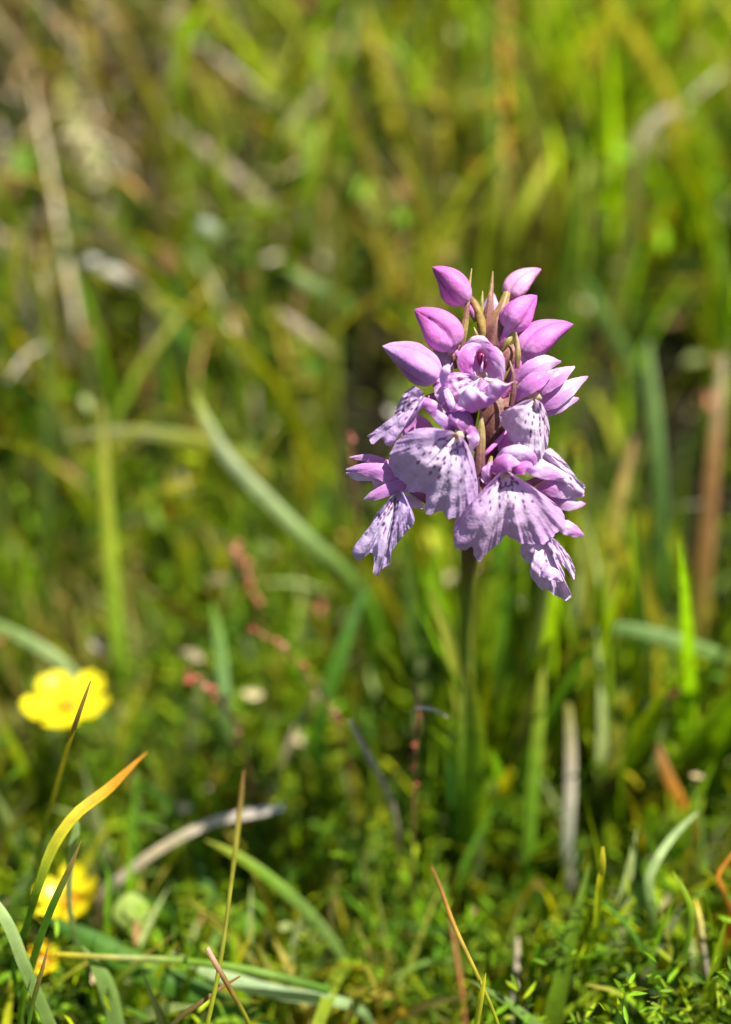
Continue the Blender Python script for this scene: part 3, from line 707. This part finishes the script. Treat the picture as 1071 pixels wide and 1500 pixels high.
def bud(tip, base, w, stalk, label=None, col=MAG, bend=.0, seam=0.0, roundness=.95, tipcol=None):
    A = F(*base); T = F(*tip)
    ax_ = T - A; Lg = np.linalg.norm(ax_)
    tocam = CAM - A; tocam /= np.linalg.norm(tocam)
    sd = np.cross(ax_ / Lg, tocam); sd /= np.linalg.norm(sd)
    nu, nk = 44, 48
    u = np.linspace(0, 1, nu)
    prof = u ** .50 * (1 - u) ** roundness; prof /= prof.max()
    prof = prof * (1 - .0 * u) + .05 * (1 - u) + .035 * np.sin(np.pi * np.clip((u - .8) / .2, 0, 1))
    prof[-1] = .01
    cen = A + ax_ * u[:, None] + sd * (bend * Lg * np.sin(np.pi * u))[:, None]
    tn = np.gradient(cen, axis=0); tn /= np.linalg.norm(tn, axis=1)[:, None]
    a = tocam - tn * (tn @ tocam)[:, None]; a /= np.linalg.norm(a, axis=1)[:, None]
    b = np.cross(tn, a)
    ph = np.linspace(0, 2 * np.pi, nk, endpoint=False)
    PH, UU = np.meshgrid(ph, u)
    q = PH + .55 * UU + seam
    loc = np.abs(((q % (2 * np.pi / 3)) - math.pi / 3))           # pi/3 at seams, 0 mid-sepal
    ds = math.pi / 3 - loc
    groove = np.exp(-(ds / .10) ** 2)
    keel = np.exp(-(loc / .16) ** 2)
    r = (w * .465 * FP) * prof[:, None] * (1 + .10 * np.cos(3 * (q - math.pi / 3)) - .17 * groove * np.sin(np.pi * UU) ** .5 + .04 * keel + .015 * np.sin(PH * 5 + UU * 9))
    v = cen[:, None] + r[..., None] * (np.cos(PH)[..., None] * a[:, None] + np.sin(PH)[..., None] * b[:, None])
    base_c = np.asarray(col)
    cc = np.repeat((base_c[None, None] * np.ones((nu, nk, 1))), 1, 0)
    tipc = np.asarray(tipcol if tipcol is not None else MAG * np.array((.9, .62, .9)))
    k = (np.clip((UU - .55) / .45, 0, 1) ** 1.5)[..., None] * .75
    cc = cc * (1 - k) + tipc * k
    k = (np.clip(1 - UU / .35, 0, 1))[..., None] * .45
    cc = cc * (1 - k) + PALE * k
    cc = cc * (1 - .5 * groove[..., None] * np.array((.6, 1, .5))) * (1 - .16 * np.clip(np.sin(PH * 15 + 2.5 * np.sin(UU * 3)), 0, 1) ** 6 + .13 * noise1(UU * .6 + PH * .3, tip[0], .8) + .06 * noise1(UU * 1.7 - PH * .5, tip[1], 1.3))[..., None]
    f = grid_faces(nu, nk, True); f.append(tuple(range(nk))[::-1])
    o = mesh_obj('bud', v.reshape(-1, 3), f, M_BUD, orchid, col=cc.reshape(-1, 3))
    if label: o['label'] = label
    if stalk:
        pts = [F(*p[:3]) for p in stalk]; rr = [p[3] * FP * .5 for p in stalk]
        vv, ff = tube([A + ax_ * .06] + pts, [rr[0] * 1.0] + rr, 20, 10, .06)
        uu = np.repeat(np.linspace(0, 1, 20), 10)
        mesh_obj('ovary', vv, ff, M_BUD, o, col=grad([(0, tuple(PALE * .8 + MAG * .2)), (.35, tuple(MAG)), (1, (.20, .13, .06))], uu))
    return o


def sheet(parent, name, lower, upper, bulge, cols, nt=80, ns=24):
    A = cr([F(*p) for p in lower], nt); B = cr([F(*p) for p in upper], nt)
    S_, T_ = np.meshgrid(np.linspace(0, 1, ns), np.linspace(0, 1, nt), indexing='ij')
    n = CAM - A.mean(0); n /= np.linalg.norm(n)
    v = A[None] * (1 - S_[..., None]) + B[None] * S_[..., None]
    h = bulge * np.sin(np.pi * S_) + .02 * np.sin(T_ * 40) * S_ * (1 - S_ * .5) - .10 * np.clip(S_ - .8, 0, 1)
    v = v + h[..., None] * n
    col = grad([(i / (len(cols) - 1), tuple(k)) for i, k in enumerate(cols)], S_.ravel()) * (1 + .06 * np.cos(T_.ravel() * 55))[:, None]
    return mesh_obj(name, v.reshape(-1, 3), grid_faces(ns, nt), M_PETAL, parent, col=col)


# bracts between the buds
BRC = (.17, .07, .06); BRG = (.26, .19, .06); BRD = (.09, .035, .045)


def bract(pts, w, cols, cup=.5, taper=(.7, 1, .8, .5, .15), twist=0.0):
    c = [F(*p) for p in pts]
    n = len(c)
    prof = np.interp(np.linspace(0, 1, n), np.linspace(0, 1, len(taper)), taper)
    v, f, u, q = strip(c, [w * FP * p for p in prof], 30, 7, cup=cup, twist=twist)
    col = grad([(i / (len(cols) - 1), k) for i, k in enumerate(cols)], u) * (1 + .25 * np.cos(q * 8))[:, None]
    return mesh_obj('bract', v, f, M_BRACT, orchid, col=col)


bract([(676, 512, .25), (680, 485, .30), (684, 455, .30), (687, 425, .25), (691, 393, .2)], 10, [BRC, BRG, BRC, BRG, BRG])
bract([(716, 492, .0), (717, 465, .05), (719, 435, .05), (722, 397, .0)], 15, [BRC, (.25, .10, .10), (.22, .10, .09), BRG], taper=(1, .9, .55, .12))
bract([(712, 490, .1), (714, 465, .12), (717, 440, .12), (720, 416, .1)], 12, [BRG, BRC, (.24, .12, .10), BRG], taper=(.9, 1, .6, .15))
bract([(706, 492, .05), (706, 465, .08), (706, 445, .08), (707, 426, .05)], 9, [BRG, (.24, .22, .06), (.2, .2, .05), (.28, .26, .1)])
bract([(722, 505, .12), (728, 480, .15), (735, 455, .1), (743, 428, 0)], 38, [BRC, (.20, .09, .07), (.24, .14, .06), BRG], taper=(.9, 1, .5, .25), cup=.6)
bract([(702, 500, .15), (698, 490, .2), (694, 479, .2)], 7, [BRC, BRG, (.34, .28, .16)])
bract([(757, 540, .25), (759, 520, .3), (758, 502, .3), (755, 483, .28)], 9, [BRC, BRG, (.30, .24, .12), (.36, .30, .18)])
bract([(748, 596, .55), (752, 575, .6), (752, 552, .62), (747, 528, .6)], 9, [BRD, BRC, BRC, (.3, .22, .12)])
bract([(703, 700, .55), (704, 670, .6), (705, 635, .62), (705, 602, .6)], 13, [BRD, BRC, BRG, (.3, .2, .1)], taper=(1.2, 1, .9, .15))
bract([(674, 505, .28), (668, 517, .3), (660, 533, .3)], 6, [BRC, BRD, BRD])
bract([(735, 540, .1), (745, 520, .15), (758, 510, .12), (770, 512, .05)], 22, [BRC, (.22, .09, .08), (.24, .12, .07), BRC], taper=(.8, 1, .7, .2))
bract([(722, 660, .1), (726, 625, .2), (728, 595, .2), (735, 560, .1)], 44, [BRD, (.15, .06, .05), (.17, .075, .05), BRC], taper=(.8, 1, 1, .4), cup=.5)
bract([(735, 690, -.1), (738, 665, 0), (748, 640, 0), (760, 615, 0)], 30, [BRD, BRD, BRC, BRC], taper=(.8, 1, .8, .3))
bract([(712, 708, .4), (716, 690, .45), (720, 668, .45)], 12, [BRG, (.3, .2, .1), BRG], taper=(.9, 1, .3))
bract([(738, 508, .2), (744, 498, .24), (750, 490, .22)], 10, [BRG, (.32, .28, .08), (.36, .32, .1)], taper=(.7, 1, .7))
bract([(694, 560, -.2), (686, 600, -.2), (680, 650, -.2)], 30, [BRC, BRD, BRD], taper=(.6, 1, .6))
bract([(668, 540, .3), (664, 522, .34), (662, 505, .3)], 7, [BRD, BRC, BRG])
bract([(730, 500, .2), (735, 480, .22), (738, 458, .18)], 8, [BRC, BRC, BRG])
bract([(762, 545, .1), (768, 530, .16), (776, 520, .12)], 9, [BRD, BRC, BRG])
bract([(690, 640, .1), (684, 622, .1), (680, 600, .05)], 10, [BRD, BRC, BRC])
# greenish curved ovary in the middle of the top
vv, ff = tube([F(689, 436, .1), F(697, 449, .14), F(703, 465, .16), F(706, 482, .15), F(708, 500, .1)], [4.5 * FP, 6 * FP, 6.6 * FP, 6.6 * FP, 5.5 * FP], 24, 12, .08)
mesh_obj('ovary', vv, ff, M_BRACT, orchid, col=grad([(0, (.20, .10, .05)), (.4, (.26, .17, .04)), (1, (.30, .22, .05))], np.repeat(np.linspace(0, 1, 24), 12)))

bud((633, 391, .25), (680, 447, .25), 46, [(686, 450, .2, 9), (697, 470, .1, 7)], 'upper left pointed bud', MAG * 1.0, bend=.10, seam=.5)
bud((607, 453, .45), (661, 513, .35), 56, [(668, 518, .25, 12), (690, 540, .0, 9)], 'left pink bud below the upper left one', MAG * 1.02, bend=.10, seam=1.7)
bud((560, 507, .5), (640, 558, .45), 54, [(650, 562, .35, 10), (690, 575, .0, 8)], 'large pale lilac bud furthest left', LIL * .92, bend=.07, seam=.9, tipcol=LAV * 1.1)
bud((793, 394, -.25), (744, 438, -.2), 37, [(740, 446, -.2, 8), (724, 480, -.15, 7)], 'pale pink bud at upper right', np.array((.70, .30, .50)), bend=-.08, seam=.2)
bud((787, 433, .2), (742, 482, .25), 47, [(738, 496, .2, 12), (730, 512, .1, 10)], 'rounded pink bud below the upper right one', MAG * 1.08, bend=-.06, seam=1.2)
bud((840, 475, .1), (763, 523, .15), 50, [(757, 540, .1, 18), (742, 565, 0, 12)], 'long pink bud on the right', MAG * 1.05, bend=-.09, seam=.4)
bud((722, 428, -.35), (720, 465, -.35), 26, None, 'small pale bud behind the central bracts', np.array((.70, .42, .66)), seam=.2)


def flower(label, at):
    o = empty('flower', F(*at), orchid); o['label'] = label
    return o


# --- top centre flower
fl = flower('open flower at top centre with crimson column', (704, 552, .3))
# dorsal hood, cupped away from the viewer
hood_out = [(684, 552, .42), (676, 541, .45), (672, 526, .47), (676, 510, .47), (686, 499, .47), (700, 495, .48), (714, 499, .48), (726, 510, .46), (733, 526, .44), (735, 545, .42), (728, 556, .42)]


def shell(parent, name, centre, outline, depth, cols, mat=None, seed=0, nt=60, ns=24, p=.5):
    C_ = F(*centre); E = cr([F(*q) for q in outline], nt)
    t = np.linspace(0, 1, nt); s = np.linspace(.02, 1, ns)
    S_, T_ = np.meshgrid(s, t, indexing='ij')
    n = CAM - C_; n /= np.linalg.norm(n)
    v = C_ + (E[None] - C_) * S_[..., None]
    h = depth * (1 - S_ ** 2) ** p + .012 * noise1(T_ * 2, seed) * S_
    v = v + h[..., None] * n
    col = grad([(i / (len(cols) - 1), tuple(k)) for i, k in enumerate(cols)], S_.ravel())
    col = col * (1 + .06 * np.cos(T_.ravel() * 60))[:, None]
    return mesh_obj(name, v.reshape(-1, 3), grid_faces(ns, nt), mat or M_PETAL, parent, col=col)


shell(fl, 'hood', (704, 530, .45), hood_out + [hood_out[0]], -.26, [LIL * .8, LIL, PALE * .9, PALE])
sepal(fl, 'petal', [(692, 550, .40), (683, 538, .52), (683, 522, .56), (692, 510, .54), (706, 506, .5)], [6, 20, 24, 18, 5], [LIL, MAG * 1.1, LIL, LIL], cup=.35)
sepal(fl, 'petal', [(712, 509, .52), (722, 514, .62), (730, 526, .66), (734, 540, .62), (736, 560, .55)], [5, 15, 17, 12, 5], [LIL, LIL, PALE * .9, LIL], cup=.5)
sepal(fl, 'sepal', [(684, 505, .46), (694, 498, .52), (706, 497, .54), (718, 503, .52)], [5, 10, 10, 4], [LIL, PALE, PALE, LIL], cup=.6)
vv, ff = tube([F(706, 514, .34), F(704, 521, .38), F(704, 530, .38), F(705, 540, .36)], [2.5 * FP, 5.6 * FP, 4 * FP, 1.2 * FP], 16, 12)
mesh_obj('column', vv, ff, M_PETAL, fl, col=(.22, .008, .07))
vv, ff = tube([F(711, 522, .34), F(712, 528, .37), F(711, 535, .37), F(708, 542, .36)], [1 * FP, 2.2 * FP, 2.4 * FP, 1.0 * FP], 14, 10)
mesh_obj('column', vv, ff, M_PETAL, fl, col=(.10, .004, .03))
vv, ff = tube([F(708, 520, .44), F(707.5, 530, .46), F(706, 540, .46), F(706, 545, .43)], [.8 * FP, 1.1 * FP, 2.6 * FP, 1.5 * FP], 14, 8)
mesh_obj('rostellum', vv, ff, M_PETAL, fl, col=tuple(PALE * .9))
vv, ff = tube([F(700, 548, .36), F(706, 550, .38), F(713, 549, .36)], [3 * FP, 5 * FP, 3 * FP], 10, 8)
mesh_obj('throat', vv, ff, M_PETAL, fl, col=tuple(CREAM * .7))
lip(fl, (704, 552, .42), [(690, 549, .45), (668, 545, .55), (655, 549, .6), (650, 562, .62), (655, 580, .62), (662, 596, .62), (672, 606, .6), (686, 602, .66), (694, 590, .72), (706, 578, .70), (722, 567, .62)],
    bulge=.10, ruffle=.03, seed=2, base_col=LIL * .95 + .04, spots=.9, tc=.42, spread=.36, white=.55)
sheet(fl, 'labellum_lobe', [(686, 603, .70), (691, 605, .72), (698, 602, .74), (706, 599, .74), (714, 596, .74), (722, 591, .72), (730, 585, .70), (738, 576, .66), (746, 567, .62), (753, 560, .58)],
      [(671, 592, .78), (674, 578, .90), (685, 568, .98), (697, 567, 1.0), (704, 574, .84), (712, 575, .82), (717, 562, .98), (728, 556, 1.0), (740, 562, .84), (753, 558, .66)], .10, [LIL, LIL * 1.05, PALE, PALE])
sepal(fl, 'labellum_lobe', [(652, 566, .66), (650, 552, .78), (654, 541, .84), (658, 534, .78)], [10, 12, 12, 8], [LIL, LAV * 1.1, PALE, LAV], cup=.7)
sepal(fl, 'labellum_lobe', [(653, 570, .68), (658, 582, .76), (662, 594, .78), (666, 606, .7)], [8, 11, 10, 4], [PALE, PALE, LAV, LIL], cup=.7, wave=.1)
vv, ff = tube([F(700, 556, .2), F(708, 580, .1), F(714, 610, -.05)], [6 * FP, 7 * FP, 5 * FP], 16, 10, .08)
mesh_obj('ovary', vv, ff, M_BUD, fl, col=(.26, .10, .12))

# --- flower with the large left lip
fl = flower('flower with the large spotted lip left of the stem', (668, 634, .5))
lip(fl, (669, 636, .62), [(650, 630, .62), (628, 626, .60), (605, 630, .55), (588, 640, .5), (573, 662, .45), (571, 680, .42), (580, 698, .42), (596, 708, .46), (592, 722, .42), (606, 720, .48), (622, 724, .52), (623, 752, .5), (636, 754, .52), (648, 749, .56), (656, 757, .54), (673, 758, .5), (688, 745, .46), (702, 722, .4), (701, 700, .42), (694, 672, .5), (684, 650, .58)],
    bulge=.26, ruffle=.055, seed=3, base_col=LAV * 1.02, spots=1.1, tc=.52, spread=.30, white=.7, ns=90, nt=190)
shell(fl, 'hood', (668, 620, .74), [(646, 612, .55), (654, 604, .62), (668, 600, .66), (684, 602, .66), (693, 614, .6), (694, 628, .55), (688, 640, .5), (676, 636, .62), (664, 626, .66), (652, 622, .6), (646, 612, .55)], .05, [LIL * .7, LIL * .75, LIL * .6, DEEP])  # darkens to the rim: shade of the hollow put into the hood colour
sepal(fl, 'petal', [(664, 634, .55), (655, 622, .68), (645, 611, .72), (640, 600, .66)], [8, 15, 15, 4], [DEEP, LIL * .8, LAV, LAV], cup=.5)
sepal(fl, 'sepal', [(668, 628, .5), (652, 618, .56), (638, 602, .56), (626, 590, .5), (616, 583, .42)], [8, 17, 19, 16, 6], [LIL * .8, LIL, LIL, LAV], cup=.5)
sepal(fl, 'petal', [(684, 624, .62), (692, 634, .74), (694, 646, .72), (691, 660, .62)], [8, 16, 16, 6], [LIL * .8, LIL, PALE, PALE], cup=.3, wave=.4, seed=3)
vv, ff = tube([F(669, 634, .62), F(673, 637, .68), F(678, 641, .62)], [4 * FP, 6 * FP, 3 * FP], 10, 10)
mesh_obj('throat', vv, ff, M_PETAL, fl, col=tuple(CREAM * .85))
vv, ff = tube([F(674, 630, .4), F(688, 640, .2), F(703, 665, 0)], [5 * FP, 6 * FP, 5 * FP], 16, 10, .08)
mesh_obj('ovary', vv, ff, M_BUD, fl, col=(.30, .10, .20))

# --- upper left flower, lip seen from the side
fl = flower('upper left flower with its narrow lip hanging under the large lilac bud', (624, 585, .3))
lip(fl, (622, 576, .40), [(606, 565, .42), (594, 574, .42), (584, 590, .4), (578, 608, .4), (571, 628, .38), (556, 634, .36), (538, 639, .3), (546, 650, .34), (558, 643, .38), (565, 648, .4), (572, 654, .4), (580, 646, .42), (588, 634, .48), (598, 620, .52), (612, 606, .52), (620, 594, .48)],
    bulge=.16, ruffle=.06, seed=5, base_col=LAV, spots=.8, tc=.40, spread=.30, white=.45)
sepal(fl, 'sepal', [(634, 648, .05), (620, 630, .12), (604, 622, .1), (590, 640, .05)], [10, 30, 32, 8], [MAG * 1.1, MAG * 1.15, LIL, LIL], cup=-.5)
sepal(fl, 'petal', [(606, 598, .42), (618, 590, .54), (632, 594, .58), (646, 606, .54), (656, 622, .46)], [5, 14, 16, 12, 5], [PALE, LIL, LIL * .9, LIL * .8], cup=.6)
sepal(fl, 'petal', [(640, 560, .4), (648, 575, .5), (654, 590, .52), (658, 604, .48)], [14, 22, 18, 6], [LIL * .95, PALE, LIL, LIL], cup=.5)
sepal(fl, 'sepal', [(656, 505, .15), (645, 520, .2), (652, 535, .22), (662, 552, .15)], [10, 26, 28, 8], [LIL, PALE, LAV, LAV], cup=.4)
vv, ff = tube([F(626, 584, .3), F(650, 578, .2), F(690, 590, 0)], [5 * FP, 7 * FP, 5 * FP], 16, 10, .08)
mesh_obj('ovary', vv, ff, M_BUD, fl, col=(.34, .16, .26))

# --- lower left flower, sepals pointing left
fl = flower('lower left flower with three sepals pointing left', (600, 708, .1))
sepal(fl, 'sepal', [(578, 684, .16), (560, 677, .2), (538, 671, .22), (512, 670, .15)], [8, 13, 12, 4], [LIL * .8, LIL, LIL, LAV], cup=.4)
sepal(fl, 'petal', [(596, 702, .22), (575, 696, .32), (550, 689, .34), (528, 687, .3), (507, 687, .2)], [14, 26, 22, 15, 5], [LIL * .7, LIL * .8, LIL, LIL, LAV], cup=.5)
sepal(fl, 'petal', [(560, 702, .16), (540, 698, .22), (522, 697, .22), (507, 693, .15)], [6, 13, 13, 4], [LIL, PALE, PALE, LAV], cup=.4)
sepal(fl, 'sepal', [(604, 708, .22), (584, 712, .34), (562, 720, .36), (545, 727, .32), (533, 732, .25)], [12, 19, 18, 13, 5], [LIL * .65, LIL * .75, LIL * .9, LIL, PALE], cup=.6)
sepal(fl, 'petal', [(560, 716, .05), (556, 708, .08), (552, 724, .05)], [10, 20, 8], [PALE, PALE, LAV], cup=.3)
lip(fl, (583, 718, .2), [(566, 738, .24), (552, 752, .25), (545, 764, .24), (538, 784, .22), (526, 796, .18), (516, 804, .14), (527, 822, .14), (536, 814, .2), (544, 808, .24), (548, 820, .24), (548, 836, .2), (554, 844, .16), (560, 832, .2), (571, 828, .2), (568, 818, .24), (578, 803, .28), (590, 786, .3), (600, 776, .3), (607, 763, .26), (602, 742, .22), (597, 728, .2)],
    bulge=.16, ruffle=.07, seed=7, base_col=LAV * np.array((.96, 1, 1.06)), spots=1.0, tc=.45, spread=.30, white=.7)
sepal(fl, 'sepal', [(594, 728, .02), (606, 734, .05), (620, 744, .02)], [8, 22, 8], [PALE, PALE, PALE], cup=.3)
vv, ff = tube([F(592, 708, .2), F(610, 720, .15), F(632, 734, .0), F(680, 742, -.1)], [5 * FP, 7.5 * FP, 7 * FP, 5 * FP], 20, 12, .08)
mesh_obj('ovary', vv, ff, M_BUD, fl, col=grad([(0, tuple(LIL * .6)), (.4, (.22, .07, .13)), (1, (.14, .07, .05))], np.repeat(np.linspace(0, 1, 20), 12)))

# --- lower centre-right flower with the big lip
fl = flower('lower flower with the broad spotted lip right of the stem', (738, 690, .5))
lip(fl, (740, 690, .58), [(724, 700, .56), (710, 714, .52), (690, 736, .46), (668, 762, .4), (663, 782, .38), (670, 800, .38), (680, 805, .4), (692, 802, .44), (696, 812, .42), (703, 820, .4), (716, 808, .46), (730, 797, .52), (741, 786, .56), (752, 791, .56), (764, 796, .56), (780, 798, .5), (798, 796, .42), (814, 784, .34), (826, 766, .28), (825, 752, .30), (812, 737, .40), (790, 720, .48), (768, 708, .54), (756, 698, .56)],
    bulge=.24, ruffle=.06, seed=9, base_col=(LAV * .55 + LIL * .5), spots=1.15, tc=.50, spread=.26, white=.75, ns=90, nt=200)
shell(fl, 'hood', (744, 676, .60), [(724, 688, .5), (726, 674, .52), (735, 664, .56), (748, 660, .58), (760, 664, .56), (768, 674, .55), (770, 684, .52), (762, 692, .54), (748, 690, .58), (734, 690, .56), (724, 688, .5)], .04, [DEEP, DEEP, LIL * .6, LIL * .7])  # dark centre: shade inside the hood put into its colour
sepal(fl, 'petal', [(722, 692, .56), (731, 682, .78), (744, 676, .86), (762, 678, .76)], [8, 24, 24, 5], [LIL * .75, MAG * .95, LIL, PALE], cup=.8, twist=.25)
sepal(fl, 'petal', [(750, 692, .60), (760, 687, .70), (770, 684, .70), (782, 690, .6)], [8, 19, 20, 8], [DEEP, MAG, LIL, PALE], cup=.5, twist=-.2)
sepal(fl, 'sepal', [(728, 674, .56), (742, 664, .74), (760, 662, .78), (778, 672, .70), (784, 690, .56)], [8, 17, 20, 18, 5], [LIL, PALE, PALE, LIL, PALE], cup=.8, wave=.15)
sepal(fl, 'sepal', [(716, 708, .5), (711, 698, .62), (716, 686, .66), (722, 676, .6)], [6, 14, 14, 5], [LIL, PALE, LIL, MAG], cup=.3, wave=.5, seed=2)
sepal(fl, 'sepal', [(736, 664, .3), (744, 650, .36), (752, 640, .34), (758, 632, .3)], [16, 26, 22, 8], [MAG * 1.1, MAG * 1.2, LIL, LIL], cup=.4)
sepal(fl, 'sepal', [(768, 684, .55), (786, 688, .64), (806, 694, .62), (828, 701, .5)], [10, 20, 18, 4], [LIL, PALE, LIL, LAV], cup=.35)
vv, ff = tube([F(733, 688, .56), F(741, 688, .64), F(749, 688, .56)], [3.5 * FP, 6 * FP, 3.5 * FP], 10, 10)
mesh_obj('throat', vv, ff, M_PETAL, fl, col=tuple(CREAM * .9))
vv, ff = tube([F(738, 680, .3), F(726, 690, .1), F(706, 720, -.1)], [5 * FP, 7 * FP, 6 * FP], 16, 10, .08)
mesh_obj('ovary', vv, ff, M_BUD, fl, col=(.26, .09, .14))
vv, ff = tube([F(742, 632, .3), F(728, 648, .4), F(712, 664, .42), F(706, 670, .35)], [3 * FP, 3.6 * FP, 3 * FP, 1.5 * FP], 16, 8)
mesh_obj('spur', vv, ff, M_BUD, fl, col=tuple(MAG * 1.15))

# --- upper right flower
fl = flower('upper right flower with sepals fanning to the right', (782, 582, .3))
lip(fl, (783, 584, .46), [(765, 588, .5), (746, 599, .52), (732, 606, .5), (737, 624, .5), (746, 642, .5), (757, 655, .48), (771, 664, .46), (790, 672, .40), (799, 660, .36), (804, 642, .34), (805, 624, .34), (801, 606, .38), (795, 592, .42)],
    bulge=.20, ruffle=.05, seed=11, base_col=(PALE * .9), spots=1.0, tc=.62, spread=.24, white=.8)
sepal(fl, 'sepal', [(786, 598, .15), (808, 586, .24), (834, 568, .24), (861, 551, .1)], [12, 27, 24, 5], [LIL, LIL * 1.05, PALE * .95, LIL], cup=.4)
sepal(fl, 'sepal', [(792, 608, .08), (812, 598, .14), (830, 588, .14), (848, 584, .05)], [10, 19, 18, 7], [LIL, LIL, PALE, LIL], cup=.4)
sepal(fl, 'petal', [(772, 580, .3), (796, 564, .42), (820, 550, .4), (842, 537, .25)], [12, 26, 24, 5], [MAG, LIL, LIL, PALE], cup=.5)
sepal(fl, 'petal', [(755, 586, .45), (770, 568, .62), (788, 556, .66), (810, 548, .5)], [8, 24, 25, 6], [LIL * .85, LIL, MAG * 1.1, LIL], cup=.55, twist=.2)
sepal(fl, 'sepal', [(757, 556, .3), (778, 542, .4), (800, 532, .38), (822, 530, .25)], [14, 27, 24, 6], [LIL, LIL * 1.05, PALE, LIL], cup=.5)
vv, ff = tube([F(776, 582, .42), F(784, 580, .48), F(792, 584, .42)], [3 * FP, 6 * FP, 3 * FP], 10, 10)
mesh_obj('throat', vv, ff, M_PETAL, fl, col=tuple(CREAM * .8))
vv, ff = tube([F(770, 578, .25), F(752, 590, .1), F(728, 625, -.05)], [5 * FP, 7 * FP, 5 * FP], 16, 10, .08)
mesh_obj('ovary', vv, ff, M_BUD, fl, col=(.30, .12, .18))
vv, ff = tube([F(756, 558, .35), F(744, 572, .3), F(730, 590, .2), F(716, 604, .1)], [3.5 * FP, 3.6 * FP, 3 * FP, 1.5 * FP], 16, 8)
mesh_obj('spur', vv, ff, M_BUD, fl, col=tuple(MAG * .9))

# --- right flower behind, sepals at the right edge of the spike
fl = flower('right flower half hidden behind the broad lip', (800, 690, -.1))
lip(fl, (790, 664, .05), [(778, 690, .1), (790, 700, .12), (806, 703, .1), (822, 708, .08), (838, 716, .0), (852, 722, -.05), (857, 712, -.1), (846, 702, -.08), (838, 690, -.06), (828, 676, -.05), (818, 666, -.05), (806, 656, -.05)],
    bulge=.14, ruffle=.06, seed=13, base_col=PALE * .88, spots=.4, white=.4)
sepal(fl, 'sepal', [(786, 716, -.05), (806, 714, .04), (830, 718, .04), (856, 726, -.1)], [10, 26, 26, 8], [MAG, LIL, PALE, LIL], cup=.4)
sepal(fl, 'sepal', [(800, 730, -.15), (820, 734, -.08), (838, 738, -.08), (858, 738, -.2)], [10, 24, 20, 5], [MAG, LIL, PALE, LIL], cup=.5)
sepal(fl, 'petal', [(814, 768, -.1), (828, 772, -.03), (841, 778, -.03), (855, 785, -.1)], [12, 21, 18, 8], [LIL, PALE * .95, LIL, LIL], cup=.4, wave=.15)
vv, ff = tube([F(794, 700, -.1), F(768, 712, -.2), F(720, 730, -.25)], [5 * FP, 7 * FP, 5 * FP], 16, 10, .08)
mesh_obj('ovary', vv, ff, M_BUD, fl, col=(.26, .09, .16))

# --- lowest right flower, crumpled hanging lip
fl = flower('lowest right flower with a crumpled hanging lip', (790, 790, 0))
lip(fl, (792, 776, .12), [(766, 788, .18), (762, 806, .2), (768, 822, .22), (777, 827, .22), (776, 838, .24), (784, 852, .26), (793, 862, .26), (806, 866, .24), (812, 872, .22), (826, 878, .18), (838, 876, .14), (834, 864, .16), (826, 852, .2), (826, 838, .18), (818, 826, .12), (814, 808, .08), (810, 792, .06)],
    bulge=.16, ruffle=.07, seed=15, base_col=(PALE * .5 + LAV * .5), spots=.25, white=.4, fr=1.0)
lip(fl, (802, 782, .0), [(806, 796, .02), (812, 812, .04), (820, 824, .06), (830, 834, .06), (840, 850, .0), (842, 836, -.04), (838, 822, -.04), (828, 806, -.04), (816, 792, -.04)],
    bulge=.08, ruffle=.07, seed=17, base_col=PALE * .95, spots=0, white=.4, nt=80, ns=40)
sepal(fl, 'labellum_lobe', [(790, 836, .34), (800, 838, .44), (812, 842, .44), (824, 852, .34)], [8, 18, 18, 7], [PALE, PALE, PALE, PALE], cup=.6, wave=.3)
vv, ff = tube([F(790, 776, .0), F(760, 768, -.15), F(704, 770, -.25)], [5 * FP, 7 * FP, 5 * FP], 16, 10, .08)
mesh_obj('ovary', vv, ff, M_BUD, fl, col=(.22, .09, .12))
